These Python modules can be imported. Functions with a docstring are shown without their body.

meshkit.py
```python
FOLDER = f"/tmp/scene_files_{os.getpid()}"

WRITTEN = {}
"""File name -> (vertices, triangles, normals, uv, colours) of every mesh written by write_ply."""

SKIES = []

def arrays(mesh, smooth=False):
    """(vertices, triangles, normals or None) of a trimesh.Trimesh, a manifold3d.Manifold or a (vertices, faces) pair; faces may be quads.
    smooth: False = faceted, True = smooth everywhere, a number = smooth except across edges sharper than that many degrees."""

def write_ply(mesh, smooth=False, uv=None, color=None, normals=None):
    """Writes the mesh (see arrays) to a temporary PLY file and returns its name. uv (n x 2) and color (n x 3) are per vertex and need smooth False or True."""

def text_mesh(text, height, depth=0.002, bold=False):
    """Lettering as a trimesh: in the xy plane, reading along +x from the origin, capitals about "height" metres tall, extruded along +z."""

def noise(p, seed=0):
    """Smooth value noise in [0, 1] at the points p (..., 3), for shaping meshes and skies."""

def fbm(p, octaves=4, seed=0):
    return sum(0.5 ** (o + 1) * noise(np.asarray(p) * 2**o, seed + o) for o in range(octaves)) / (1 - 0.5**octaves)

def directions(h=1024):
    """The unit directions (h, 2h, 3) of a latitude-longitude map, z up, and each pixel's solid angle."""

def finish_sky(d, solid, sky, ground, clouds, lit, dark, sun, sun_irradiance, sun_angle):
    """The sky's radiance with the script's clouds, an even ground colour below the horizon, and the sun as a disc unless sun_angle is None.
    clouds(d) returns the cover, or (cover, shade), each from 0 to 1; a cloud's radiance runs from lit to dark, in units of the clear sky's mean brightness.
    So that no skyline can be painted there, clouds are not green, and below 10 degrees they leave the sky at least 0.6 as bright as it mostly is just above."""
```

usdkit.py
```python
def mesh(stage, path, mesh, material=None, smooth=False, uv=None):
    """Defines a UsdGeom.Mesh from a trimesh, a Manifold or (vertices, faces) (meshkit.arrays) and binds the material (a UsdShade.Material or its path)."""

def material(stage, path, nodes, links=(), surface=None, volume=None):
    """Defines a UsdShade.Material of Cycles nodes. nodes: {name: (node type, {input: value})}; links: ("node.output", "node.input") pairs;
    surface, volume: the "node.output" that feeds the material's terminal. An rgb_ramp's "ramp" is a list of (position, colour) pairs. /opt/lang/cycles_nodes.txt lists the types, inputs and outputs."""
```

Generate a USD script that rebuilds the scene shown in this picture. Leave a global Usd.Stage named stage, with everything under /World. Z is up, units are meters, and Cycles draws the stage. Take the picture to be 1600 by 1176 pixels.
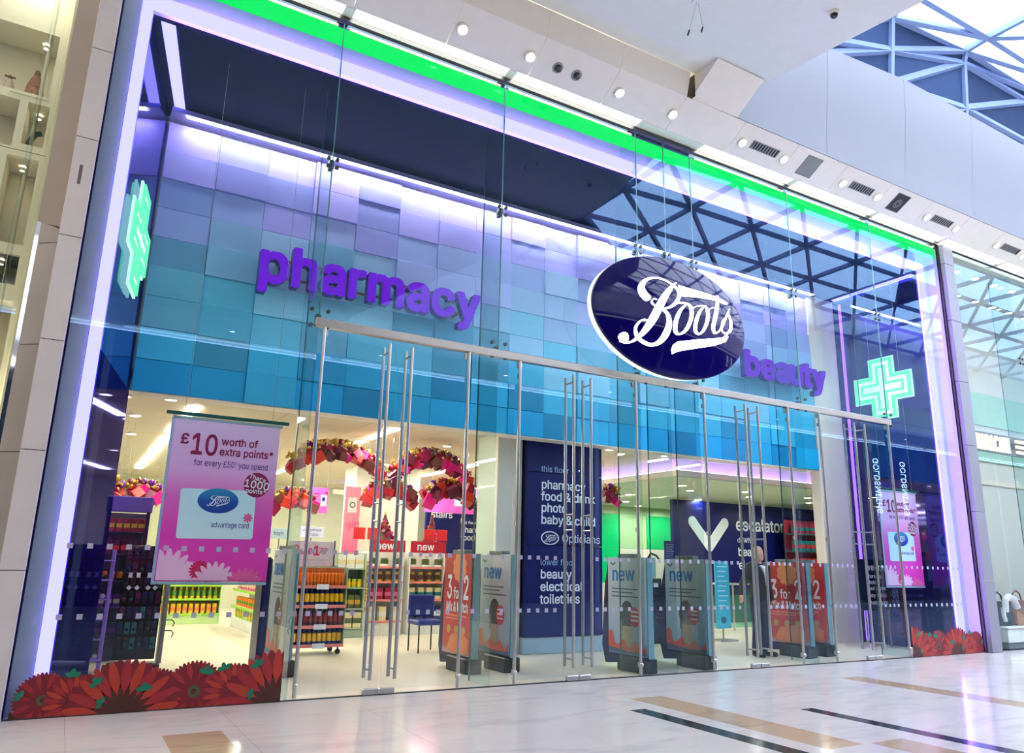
import math, random
import numpy as np, trimesh, manifold3d
import usdkit, meshkit
from pxr import Usd, UsdGeom, UsdLux, UsdShade, Gf, Sdf
from shapely.geometry import Polygon, Point, box as sbox, LineString
from shapely.ops import unary_union
from shapely import affinity
PI = math.pi
random.seed(7)
rng = np.random.default_rng(7)
stage = Usd.Stage.CreateInMemory()
UsdGeom.SetStageUpAxis(stage, 'Z')
UsdGeom.SetStageMetersPerUnit(stage, 1.0)
UsdGeom.Xform.Define(stage, '/World')

# ------------------------------------------------------------------ camera, sky, exposure
YAW, PITCH, ROLL, FPX = 0.5235, 0.2417, 0.0219, 1178.15
CAM = (0.25, -8.719, 1.5)
fw = np.array([math.sin(YAW)*math.cos(PITCH), math.cos(YAW)*math.cos(PITCH), math.sin(PITCH)])
rt = np.array([math.cos(YAW), -math.sin(YAW), 0.0])
up = np.cross(rt, fw)
r2 = rt*math.cos(ROLL)+up*math.sin(ROLL)
u2 = -rt*math.sin(ROLL)+up*math.cos(ROLL)
cam = UsdGeom.Camera.Define(stage, '/World/camera')
cam.AddTransformOp().Set(Gf.Matrix4d(*r2, 0, *u2, 0, *(-fw), 0, *CAM, 1))
cam.CreateHorizontalApertureAttr(36.0)
cam.CreateVerticalApertureAttr(36.0*1176/1600)
cam.CreateFocalLengthAttr(36.0*FPX/1600)
cam.CreateClippingRangeAttr(Gf.Vec2f(0.05, 1000))
cam.CreateExposureAttr(0.6)
SKY = (1.6, 1.74, 2.15)
dome = UsdLux.DomeLight.Define(stage, '/World/sky')
dome.CreateIntensityAttr(1.0)
dome.CreateColorAttr(Gf.Vec3f(*SKY))

# ------------------------------------------------------------------ materials
MATS = {}
def srgb(r, g, b):
    f = lambda c: (c/255/12.92) if c <= 10 else ((c/255+0.055)/1.055)**2.4
    return (f(r), f(g), f(b))
def pm(name, col, rough=.5, metal=0., noise=.06, scale=6., spec=.5, coat=0., rand=0., bump=0., stretch=None):
    """principled with a little procedural tone variation; rand: tone differs from piece to piece"""
    if name in MATS: return MATS[name]
    n = {'tc': ('texture_coordinate', {}), 'mp': ('mapping', {'scale': stretch or (1., 1., 1.)}),
         'nz': ('noise_texture', {'scale': float(scale), 'detail': 4.0}),
         'mr': ('map_range', {'from_min': .25, 'from_max': .75, 'to_min': 1-noise, 'to_max': 1+noise}),
         'oi': ('object_info', {}), 'mr2': ('map_range', {'from_min': 0., 'from_max': 1., 'to_min': 1-rand, 'to_max': 1+rand}),
         'mu': ('math', {'math_type': 'multiply'}), 'c': ('vector_math', {'math_type': 'scale', 'vector1': tuple(float(c) for c in col)}),
         'p': ('principled_bsdf', {'roughness': float(rough), 'metallic': float(metal), 'specular_ior_level': float(spec), 'coat_weight': float(coat), 'coat_roughness': .05})}
    l = [('tc.object', 'mp.vector'), ('mp.vector', 'nz.vector'), ('nz.fac', 'mr.value'), ('oi.random', 'mr2.value'), ('mr.result', 'mu.value1'), ('mr2.result', 'mu.value2'),
         ('mu.value', 'c.scale'), ('c.vector', 'p.base_color')]
    if bump:
        n['b'] = ('bump', {'strength': float(bump), 'distance': .01}); l += [('nz.fac', 'b.height'), ('b.normal', 'p.normal')]
    MATS[name] = usdkit.material(stage, '/World/Looks/'+name, n, l, surface='p.BSDF')
    return MATS[name]
def em(name, col, s=1.):
    if name in MATS: return MATS[name]
    MATS[name] = usdkit.material(stage, '/World/Looks/'+name, {'e': ('emission', {'color': tuple(float(c) for c in col), 'strength': float(s)})}, surface='e.emission')
    return MATS[name]
def glass(name, tint, f0=.09, rough=0.0, refl=(1., 1., 1.)):
    """clear pane: mirror reflection by Schlick's law on its front faces, the rest passes straight through"""
    if name in MATS: return MATS[name]
    n = {'lw': ('layer_weight', {'blend': .5}), 'pw': ('math', {'math_type': 'power', 'value2': 5.0}), 'ml': ('math', {'math_type': 'multiply_add', 'value2': 1-f0, 'value3': f0}),
         'g': ('geometry', {}), 'inv': ('math', {'math_type': 'subtract', 'value1': 1.0}), 'fm': ('math', {'math_type': 'multiply'}),
         't': ('transparent_bsdf', {'color': tint}), 'gl': ('glossy_bsdf', {'color': refl, 'roughness': rough}), 'mx': ('mix_closure', {})}
    l = [('lw.facing', 'pw.value1'), ('pw.value', 'ml.value1'), ('g.backfacing', 'inv.value2'), ('ml.value', 'fm.value1'), ('inv.value', 'fm.value2'),
         ('fm.value', 'mx.fac'), ('t.BSDF', 'mx.closure1'), ('gl.BSDF', 'mx.closure2')]
    MATS[name] = usdkit.material(stage, '/World/Looks/'+name, n, l, surface='mx.closure')
    return MATS[name]
def ramp_z(name, stops, z0, z1, rough=.5, axis=2):
    """printed colour gradient along the object's own z"""
    if name in MATS: return MATS[name]
    n = {'tc': ('texture_coordinate', {}), 's': ('separate_xyz', {}), 'mr': ('map_range', {'from_min': z0, 'from_max': z1, 'to_min': 0., 'to_max': 1.}), 'r': ('rgb_ramp', {'ramp': stops}), 'p': ('principled_bsdf', {'roughness': rough})}
    l = [('tc.object', 's.vector'), ('s.'+'xyz'[axis], 'mr.value'), ('mr.result', 'r.fac'), ('r.color', 'p.base_color')]
    MATS[name] = usdkit.material(stage, '/World/Looks/'+name, n, l, surface='p.BSDF')
    return MATS[name]
C = lambda name, r, g, b, **k: pm(name, srgb(r, g, b), **k)

# ------------------------------------------------------------------ naming and tagging
ORD = ['first', 'second', 'third', 'fourth', 'fifth', 'sixth', 'seventh', 'eighth', 'ninth', 'tenth', 'eleventh', 'twelfth', 'thirteenth', 'fourteenth', 'fifteenth', 'sixteenth', 'seventeenth', 'eighteenth']
TAKEN = {}
def numbered(parent, name):
    p = f'{parent}/{name}'
    k = TAKEN.get(p, 0); TAKEN[p] = k+1
    return p if k == 0 else f'{p}_{k:03d}'
def tag(o, label=None, cat=None, group=None, kind=None):
    p = o.GetPrim() if hasattr(o, 'GetPrim') else o
    for k, v in (('label', label), ('category', cat), ('group', group), ('kind', kind)):
        if v: p.SetCustomDataByKey(k, v)
    return p
BASE = {}
def thing(name, label, cat, loc=(0, 0, 0), rz=0., group=None, kind=None, world=True):
    """world: its parts are given in world coordinates; else in the thing's own"""
    x = UsdGeom.Xform.Define(stage, numbered('/World', name))
    if world: BASE[str(x.GetPath())] = loc
    x.AddTranslateOp().Set(Gf.Vec3d(*map(float, loc))); x.AddRotateZOp().Set(float(math.degrees(rz)))
    return tag(x, label, cat, group, kind)
def copy(root, loc, rz=0., label=None, group=None):
    d = root.GetCustomData(); base = root.GetName()
    if base[-4:-3] == '_' and base[-3:].isdigit(): base = base[:-4]
    x = UsdGeom.Xform.Define(stage, numbered('/World', base))
    x.GetPrim().GetReferences().AddInternalReference(root.GetPath())
    x.ClearXformOpOrder()
    x.AddTranslateOp().Set(Gf.Vec3d(*map(float, loc))); x.AddRotateZOp().Set(float(math.degrees(rz)))
    x.GetPrim().SetInstanceable(True)
    return tag(x, label or d['label'], d['category'], group or d.get('group'))
def mesh(name, m, mat, parent=None, smooth=False, label=None):
    path = numbered(str(parent.GetPath()) if parent is not None else '/World', name)
    loc = BASE.get('/'.join(path.split('/')[:3]))
    if loc is not None and any(loc):
        m = trimesh.Trimesh(np.asarray(m.vertices)-np.array(loc, float), m.faces, process=False)
    o = usdkit.mesh(stage, path, m, mat, smooth)
    return tag(o, label)
def single(name, m, mat, label, cat, group=None, kind=None, smooth=False):
    return tag(mesh(name, m, mat, None, smooth), label, cat, group, kind)

# ------------------------------------------------------------------ mesh builders
def bx(x0, x1, y0, y1, z0, z1):
    m = trimesh.creation.box([abs(x1-x0), abs(y1-y0), abs(z1-z0)]); m.apply_translation([(x0+x1)/2, (y0+y1)/2, (z0+z1)/2]); return m
def rb(x0, x1, y0, y1, z0, z1, r=.01):
    """box with chamfered edges"""
    pts = []
    r = min(r, (x1-x0)/2.01, (y1-y0)/2.01, (z1-z0)/2.01)
    for sx in (0, 1):
        for sy in (0, 1):
            for sz in (0, 1):
                c = (x1 if sx else x0, y1 if sy else y0, z1 if sz else z0); d = [(-r if s else r) for s in (sx, sy, sz)]
                for k in range(3):
                    q = [c[i]+(d[i] if i != k else 0) for i in range(3)]; pts.append(q)
    return trimesh.Trimesh(np.array(pts)).convex_hull
def cat(*ms):
    l = []
    for m in ms: l += list(m) if isinstance(m, (list, tuple)) else [m]
    return trimesh.util.concatenate(l)
def tube(a, b, r, n=10, r1=None):
    a, b = np.array(a, float), np.array(b, float); d = b-a; L = np.linalg.norm(d); d = d/L
    s = np.cross(d, [0, 0, 1.] if abs(d[2]) < .9 else [1., 0, 0]); s /= np.linalg.norm(s); t = np.cross(d, s)
    th = np.arange(n)*2*PI/n; ring = np.cos(th)[:, None]*s+np.sin(th)[:, None]*t
    r1 = r if r1 is None else r1
    v = np.vstack([a+ring*r, b+ring*r1, [a], [b]]); f = []
    for i in range(n):
        j = (i+1) % n
        f += [[i, j, n+j], [i, n+j, n+i], [2*n, j, i], [2*n+1, n+i, n+j]]
    m = trimesh.Trimesh(v, np.array(f), process=False)
    if m.volume < 0: m.invert()
    return m
def path_tube(pts, r, n=6):
    return cat([tube(pts[i], pts[i+1], r, n) for i in range(len(pts)-1)]+[sph(p, r, 6) for p in pts[1:-1]])
def sph(c, r, n=10, sc=(1, 1, 1)):
    m = trimesh.creation.uv_sphere(r, count=[n, n]); m.apply_scale(sc); m.apply_translation(c); return m
def lathe(prof, n=14, c=(0, 0, 0)):
    m = trimesh.creation.revolve(np.array(prof, float), sections=n)
    if m.volume < 0: m.invert()
    m.apply_translation(c); return m
def polys(g):
    return [p for p in (g.geoms if hasattr(g, 'geoms') else [g]) if p.geom_type == 'Polygon' and p.area > 1e-9]
def flat(g, d=.002):
    """extruded shape in the xy plane"""
    return cat([trimesh.creation.extrude_polygon(p, d, engine='earcut') for p in polys(g)])
def bevelled(g, d, b, steps=3):
    """extruded letter with rounded front edge"""
    ms = [flat(g, d)]
    z = d
    for k in range(1, steps+1):
        a = k/steps*PI/2; gg = g.buffer(-b*(1-math.cos(a)))
        h = b*(math.sin(a)-math.sin((k-1)/steps*PI/2))
        if gg.is_empty: break
        m = flat(gg, h+.002); m.apply_translation([0, 0, z-.002]); ms.append(m); z += h
    return cat(ms)
def put(m, o, r=(1, 0, 0), u=(0, 0, 1)):
    """xy plane mesh -> plane with right r and up u at o (front = r x u)"""
    r, u = np.array(r, float), np.array(u, float); n = np.cross(r, u)
    T = np.eye(4); T[:3, 0], T[:3, 1], T[:3, 2], T[:3, 3] = r, u, n, o
    m = m.copy(); m.apply_transform(T); return m
LEFT = dict(r=(0, -1, 0), u=(0, 0, 1))      # faces -x
RIGHT = dict(r=(0, 1, 0), u=(0, 0, 1))      # faces +x
BACK = dict(r=(-1, 0, 0), u=(0, 0, 1))      # faces +y
_tm = {}
def text(s, h, d=.003, bold=False):
    k = (s, bold)
    if k not in _tm: _tm[k] = meshkit.text_mesh(s, 1.0, 1.0, bold)
    m = _tm[k].copy(); m.apply_scale([h, h, d]); return m
def letter_shape(ch):
    m = meshkit.text_mesh(ch, 1.0, 1.0, True)
    v, f = m.vertices, m.faces
    t = f[(v[f][:, :, 2] < .01).all(1)]
    return unary_union([Polygon(v[q][:, :2]) for q in t]).buffer(.004).buffer(-.004)
def tline(parent, s, h, o, mat, fr=None, d=.003, bold=False, width=None, cen=False, slope=0.):
    fr = fr or {}
    m = text(s, h, d, bold)
    if width:
        w = m.bounds[1][0]; m.apply_scale([width/w, 1, 1])
    if cen: m.apply_translation([-(m.bounds[0][0]+m.bounds[1][0])/2, 0, 0])
    if slope: m.apply_transform(trimesh.transformations.rotation_matrix(slope, [0, 0, 1]))
    return mesh('lettering', put(m, o, **fr), mat, parent)
def strokes(pts):
    """brush stroke: (x, y, width) points -> shape"""
    out = []
    for a, b in zip(pts[:-1], pts[1:]):
        out.append(unary_union([Point(a[0], a[1]).buffer(a[2]/2, 6), Point(b[0], b[1]).buffer(b[2]/2, 6)]).convex_hull)
    return unary_union(out)
def spline(pts, n=5):
    p = np.array(pts, float); out = []
    for i in range(len(p)-1):
        a, b, c, d = p[max(i-1, 0)], p[i], p[i+1], p[min(i+2, len(p)-1)]
        for t in np.linspace(0, 1, n, endpoint=False):
            out.append(.5*((2*b)+(-a+c)*t+(2*a-5*b+4*c-d)*t*t+(-a+3*b-3*c+d)*t**3))
    out.append(p[-1]); out = np.array(out); out[:, 2] = np.maximum(out[:, 2], 6); return out
def quadmesh(a, b, c, d):
    return trimesh.Trimesh(np.array([a, b, c, d], float), [[0, 1, 2], [0, 2, 3]], process=False)
def ring(cx, cy, ro, ri, n=28):
    return Point(cx, cy).buffer(ro, n//4).difference(Point(cx, cy).buffer(ri, n//4))

# base looks
WHITE = C('white_paint', 240, 231, 216, rough=.6, noise=.02)
STONE = C('grey_stone', 200, 196, 200, rough=.45, noise=.05, scale=3, rand=.03)
STEEL = pm('brushed_steel', (.55, .56, .57), rough=.28, metal=1., noise=.05, stretch=(40, 40, 1))
DARKSTEEL = pm('dark_steel', (.08, .085, .09), rough=.35, metal=.7)
BLACK = C('black_plastic', 18, 18, 20, rough=.4)
GLASS = glass('clear_glass', (.962, .988, .985), .065, 0.0, (.42, .68, 1.))
FINGLASS = glass('fin_glass', (.86, .95, .95), .05)
EDGE = C('glass_edge_green', 70, 135, 130, rough=.2, spec=.8)
NAVY = C('navy_gloss', 6, 14, 92, rough=.35, noise=.05)
TXTW = C('white_lettering', 225, 232, 240, rough=.5, noise=.01)
PURPLE_LED = em('violet_led', (.60, .55, 3.3), .95)

# ================================================================== THE MALL: floor, soffits, roof
def struct(name, m, mat, label, parent=None, smooth=False):
    o = mesh(name, m, mat, parent, smooth)
    if parent is None: tag(o, label, None, None, 'structure')
    return o
def sthing(name, label): return thing(name, label, None, kind='structure', world=False)
FW, FH = 16.02, 8.5          # shopfront width and height
marble = None
def marble_mat(name, col, vein, rand=.05):
    n = {'tc': ('texture_coordinate', {}), 'mp': ('mapping', {'scale': (.35, 1.1, 1.)}), 'n1': ('noise_texture', {'scale': 2.2, 'detail': 6., 'distortion': 1.6}),
         'n2': ('noise_texture', {'scale': .9, 'detail': 3.}), 'r': ('rgb_ramp', {'ramp': [(0., vein), (.38, vein), (.5, col), (1., col)]}),
         'oi': ('object_info', {}), 'm2': ('map_range', {'from_min': 0., 'from_max': 1., 'to_min': 1-rand, 'to_max': 1+rand}), 'sc': ('vector_math', {'math_type': 'scale'}),
         'p': ('principled_bsdf', {'roughness': .13, 'specular_ior_level': .5})}
    l = [('tc.object', 'mp.vector'), ('mp.vector', 'n1.vector'), ('n1.fac', 'r.fac'), ('oi.random', 'm2.value'), ('r.color', 'sc.vector1'), ('m2.result', 'sc.scale'), ('sc.vector', 'p.base_color')]
    MATS[name] = usdkit.material(stage, '/World/Looks/'+name, n, l, surface='p.BSDF'); return MATS[name]
MARBLE = marble_mat('cream_marble', srgb(206, 199, 193), srgb(196, 190, 186), .03)
TAN = marble_mat('tan_marble', srgb(182, 156, 128), srgb(168, 142, 116), .02)
DARKM = marble_mat('dark_green_marble', srgb(34, 46, 56), srgb(22, 30, 36), .02)
fl = sthing('floor', 'polished cream marble mall floor with tan and dark inlaid strips')
mesh('bed', cat(bx(-24, 64, -17, 0, -.2, -.012)), MARBLE, fl)
INL = [(1.22, 1.70, -3.2, -1.19, TAN), (6.18, 6.66, -4.02, -1.34, TAN), (10.1, 10.52, -5.5, -1.19, TAN), (6.75, 7.2, -6.2, -4.02, TAN),
       (5.72, 5.93, -6.0, -1.9, DARKM), (7.52, 7.72, -6.5, -2.62, DARKM)]
for x0, x1, y0, y1, mt in INL: mesh('inlay', bx(x0, x1, y0, y1, -.012, 0), mt, fl)
cut = unary_union([sbox(a-.001, c-.001, b+.001, d+.001) for a, b, c, d, _ in INL])
for i in range(17):
    for j in range(7):
        x0, y0 = -2.2+1.35*i, -.75-1.2*j - (.0 if i % 2 else .0)
        g = sbox(x0+.0012, y0-1.2+.0012, x0+1.35-.0012, y0-.0012).difference(cut)
        if g.area > .01:
            m = flat(g, .012); m.apply_translation([0, 0, -.012]); mesh('slab', m, MARBLE, fl)
for i in range(17):
    x0 = -2.2+1.35*i
    mesh('slab', bx(x0+.0012, x0+1.35-.0012, -.749, -.001, -.012, 0), MARBLE, fl)
mesh('outer_paving', cat(bx(-24, -2.2, -17, 0, -.012, 0), bx(20.75, 64, -17, 0, -.012, 0), bx(-2.2, 20.75, -17, -9.15, -.012, 0)), MARBLE, fl)

SOF = WHITE
def slopebox(x0, x1, t0, t1, th=.02, gap=.004):
    """panel on the sloping soffit; t runs 0..1 from the glass head (y -.3, z 8.38) up to (y -.9, z 8.75)"""
    a = np.array([-.225, 8.575]); b = np.array([-.76, 8.885]); n = np.array([.31, .535]); n = n/np.linalg.norm(n)*th
    p = [a+(b-a)*t0, a+(b-a)*t1]; q = [p[0]+n, p[1]+n]
    v = [(x, *w) for x in (x0+gap, x1-gap) for w in (p[0], p[1], q[1], q[0])]
    return trimesh.Trimesh(np.array(v)).convex_hull
def spt(x, t, off=0.):
    n = np.array([-.31, -.535])/.6183
    a = np.array([-.225, 8.575])+t*np.array([-.535, .31])+n*off
    return np.array([x, a[0], a[1]])
so = sthing('ceiling', 'sloping white panelled soffit above the shopfront head')
k0 = 2.61-1.35*4
xs = [-24, k0]+[k0+1.35*(i+1) for i in range(19)]+[62]
for a, b in zip(xs[:-1], xs[1:]):
    t1 = 1.0
    if a > 7.9: t1 = 1.0
    mesh('panel', slopebox(a, b, 0, t1, gap=.004 if b-a < 2 else 0), SOF, so)
mesh('backing', cat(slopebox(-24, 62, 0, 1, .06, 0)), DARKSTEEL, so).GetPrim() if False else None
# stepped fascia left of x = 8, and the sloping piece beside it
for a, b in zip(xs[:-1], xs[1:]):
    if a > 7.8: break
    b = min(b, 8.08)
    mesh('fascia_panel', trimesh.Trimesh(np.array([(x, y, z) for x in (a+.003, b-.003) for y, z in ((-.76, 8.89), (-.86, 9.27), (-.84, 9.27), (-.74, 8.89))])).convex_hull, SOF, so)
mesh('corner_panel', trimesh.Trimesh(np.array([(x, y, z) for x in (8.13, 9.13) for y, z in ((-.77, 8.892), (-1.38, 9.25), (-1.34, 9.27), (-.73, 8.905))])).convex_hull, SOF, so)
SLAB = C('slab_grey', 228, 228, 222, rough=.65, noise=.02)
sl = sthing('ceiling', 'pale grey flat mall ceiling slab with diagonal free edge')
mesh('slab', put(flat(Polygon([(-24, -17), (7.0, -17), (9.35, -5.5), (9.65, -3.72), (9.16, -.87), (-24, -.87)]), .5), (0, 0, 9.275), (1, 0, 0), (0, 1, 0)), SLAB, sl)
mesh('end_cheek', trimesh.Trimesh(np.array([(x, y, z) for x in (8.10, 8.13) for y, z in ((-.72, 8.885), (-.77, 8.892), (-1.38, 9.25), (-.72, 9.27))])).convex_hull, SOF, so)
mesh('shadow_gap', bx(8.088, 8.1, -.85, -.6, 8.88, 9.27), BLACK, so)
# curved white upstand along the atrium edge
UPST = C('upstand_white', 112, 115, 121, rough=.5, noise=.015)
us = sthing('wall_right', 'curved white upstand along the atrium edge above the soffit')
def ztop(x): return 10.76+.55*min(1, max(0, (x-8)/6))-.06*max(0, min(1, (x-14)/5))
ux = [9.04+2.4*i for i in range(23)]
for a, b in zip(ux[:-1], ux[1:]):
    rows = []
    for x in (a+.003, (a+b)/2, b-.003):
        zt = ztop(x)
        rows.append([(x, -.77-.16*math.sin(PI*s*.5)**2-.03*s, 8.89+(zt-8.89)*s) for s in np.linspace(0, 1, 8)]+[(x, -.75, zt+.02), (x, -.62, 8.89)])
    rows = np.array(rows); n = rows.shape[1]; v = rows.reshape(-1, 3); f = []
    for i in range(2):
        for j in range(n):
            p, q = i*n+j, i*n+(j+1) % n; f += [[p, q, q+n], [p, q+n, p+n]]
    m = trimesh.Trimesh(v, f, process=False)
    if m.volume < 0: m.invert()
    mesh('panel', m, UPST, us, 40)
# gridshell roof: steel ribs, purlins and diagonals with glass and opaque triangles
ROOFST = C('roof_steel', 120, 140, 180, spec=.2, rough=.6, noise=.03)
OPAQUE = C('roof_opaque_panel', 50, 68, 100, spec=.05, rough=.7, noise=.08, scale=2, rand=.18)
OPDARK = C('roof_dark_panel', 30, 40, 90, rough=.4, rand=.1)
ROOFGL = glass('roof_glass', (.96, .98, 1.), .05)
rf = sthing('ceiling', 'triangulated steel gridshell roof over the atrium, blue panels low down and glass above')
RX = [9.0+3.1*i for i in range(-1, 17)]
def row(j, x):
    d = x-15.2; e = max(-1, min(1, d/3.1))
    if j == 0: return (.45, 11.0)
    if j == 1: return (.15, 12.34+.16*e*2.9)
    if j == 2: return (.05, 13.17+.3*e*2.9)
    if j == 3: return (-.05, 14.0+.12*e*2.9)
    y = -.6-2.3*(j-4)*1.0
    return (y, 14.25-.25*min(1, (j-4)/3)+.12*e)
NR = 13
P = {(i, j): np.array([RX[i], *row(j, RX[i])]) for i in range(len(RX)) for j in range(NR)}
def beam(a, b, w=.055, h=.17):
    d = b-a; L = np.linalg.norm(d); d = d/L; s = np.cross(d, [0, .35, 1.]); s /= np.linalg.norm(s); n = np.cross(s, d)
    v = [a+d*t*L+s*x*w+n*y*h for t in (0, 1) for x in (-1, 1) for y in (-.5, .5)]
    return trimesh.Trimesh(np.array(v)).convex_hull
for i in range(len(RX)): mesh('rib', cat([beam(P[i, j], P[i, j+1]) for j in range(NR-1)]), ROOFST, rf)
for j in range(NR): mesh('purlin', cat([beam(P[i, j], P[i+1, j]) for i in range(len(RX)-1)]), ROOFST, rf)
nglass = 0
far = []
for i in range(len(RX)-1):
    for j in range(NR-1):
        a, b, c, d = P[i, j], P[i+1, j], P[i+1, j+1], P[i, j+1]
        flip = True
        dg = beam(a, c) if not flip else beam(b, d)
        dg = beam(a, c)
        if i < 12: mesh('diagonal_brace', dg, ROOFST, rf)
        else: far.append(dg)
        for k, tri in enumerate(((a, b, c), (a, c, d))):
            dark = (i, j, k) in {(2, 9, 0), (2, 8, 1), (3, 9, 1), (1, 7, 0), (5, 10, 0), (4, 10, 1), (8, 8, 0)}
            top = np.array([0, 0, .05]) if j > 3 else np.array([0, .05, 0])
            ce = sum(tri)/3
            t = [ce+(p-ce)*.985 for p in tri]
            m = trimesh.Trimesh(np.array(t+[p+top for p in t])).convex_hull
            opq = j < 3 and not (j == 2 and i == 3 and False)
            if opq: mesh('opaque_panel', m, OPAQUE, rf)
            elif dark: mesh('opaque_panel', m, OPDARK, rf)
            else: mesh('glass_pane', m, ROOFGL, rf)
tag(mesh('far_diagonals', cat(far), ROOFST, rf), kind='stuff')
# far sides of the mall
struct('wall_left', bx(-24.3, -24, -17, 9, 0, 15), WHITE, 'plain end wall of the mall far to the left')
struct('wall_far', bx(62, 62.3, -17, 9, 0, 16), WHITE, 'plain end wall of the mall far to the right')
ob = sthing('wall_opposite', 'dark glazed shopfronts along the opposite side of the mall')
DKF = C('dark_shopfront', 20, 30, 46, rough=.15, noise=.1)
for i in range(14): mesh('dark_window', bx(-24+6.2*i, -24+6.2*i+6.0, -17.2, -17, 0, 8.3), DKF, ob)
mesh('head', bx(-24, 62, -17.4, -17, 8.45, 15.5), WHITE, ob)
mesh('pier', cat([bx(-24+6.2*i-.2, -24+6.2*i, -17.2, -16.95, 0, 8.3) for i in range(14)]), STONE, ob)
CREAMLED = em('cove_white', (1., .97, .86), 4.5)
for i in range(11): single('cove_light', bx(-20+7*i, -20+7*i+6.6, -16.9, -16.84, 8.38, 8.415), CREAMLED, f'thin white cove light over the opposite shopfronts, {ORD[i]} along', 'light', 'cove lights across the mall')
SPOT = em('downlight_lamp', (1., .9, .76), 26.)
def recessed(o, n, r=.075, label='', group=None, lamp=SPOT, first=[None]):
    """round recessed downlight facing along n"""
    n = np.array(n, float)/np.linalg.norm(n)
    t = thing('downlight', label, 'downlight', np.array(o)+n*.019, group=group, world=False)
    s = np.cross(n, [1., 0, 0]); s /= np.linalg.norm(s); u = np.cross(n, s)
    T = np.eye(4); T[:3, 0], T[:3, 1], T[:3, 2] = s, u, n
    a = lathe([(r*.86, -.03), (r*.86, .008), (r*1.0, .014), (r*1.22, .006), (r*1.24, .0), (r*1.24, -.004), (r*.9, -.03)], 20); a.apply_transform(T); mesh('trim_ring', a, WHITE, t, 40)
    b = lathe([(0, -.004), (r*.8, -.004), (r*.84, -.012), (0, -.016)], 16); b.apply_transform(T); mesh('lamp', b, lamp, t)
    return t
SLABFILL = em('slab_fill_lamp', (1., .85, .64), 340.)  # unseen ceiling lamps added to fill the mall with warm light
for k, (x, y) in enumerate([(x, y) for x in (-11, -7.5, -4.5, -2.6) for y in (-3, -6, -9.5, -13)]):
    lab = f'added round fill lamp of the flat mall ceiling left of the picture, {ORD[k]} of sixteen'
    recessed((x, y, 9.27), (0, 0, -1), .13, lab, 'added fill lamps in the flat mall ceiling', SLABFILL)
for i in range(12): recessed((-6+5*i, -15.6, 8.44), (0, 0, -1), .1, f'downlight of the opposite soffit, seen in reflection, {ORD[i]} along', 'downlights across the mall')
mesh('soffit', bx(-24, 62, -17, -14.6, 8.45, 8.6), STONE, ob)
gs = None
for x in (40.6, 38.2):
    t = thing('vertical_sign', 'white vertical lettering on the opposite shopfront, seen reversed in the right-hand glass' if x > 40 else 'second white vertical lettering across the mall, reflected nearer the door handles', 'sign', (x, -16.98, 4.0))
    mesh('sign_board', bx(x-.5, x+.5, -16.99, -16.95, 3.9, 7.8), C('sign_board_dark', 16, 20, 40, rough=.4), t)
    m = text('GOLDSMITHS', .5, .04); w = m.bounds[1][0]; m.apply_scale([3.0/w, .9, 1])
    mesh('lettering', put(m, (x+.22, -16.95, 7.5), (0, 0, -1), (-1, 0, 0)), em('sign_white_glow', (1., 1., 1.), 9.), t)

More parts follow.
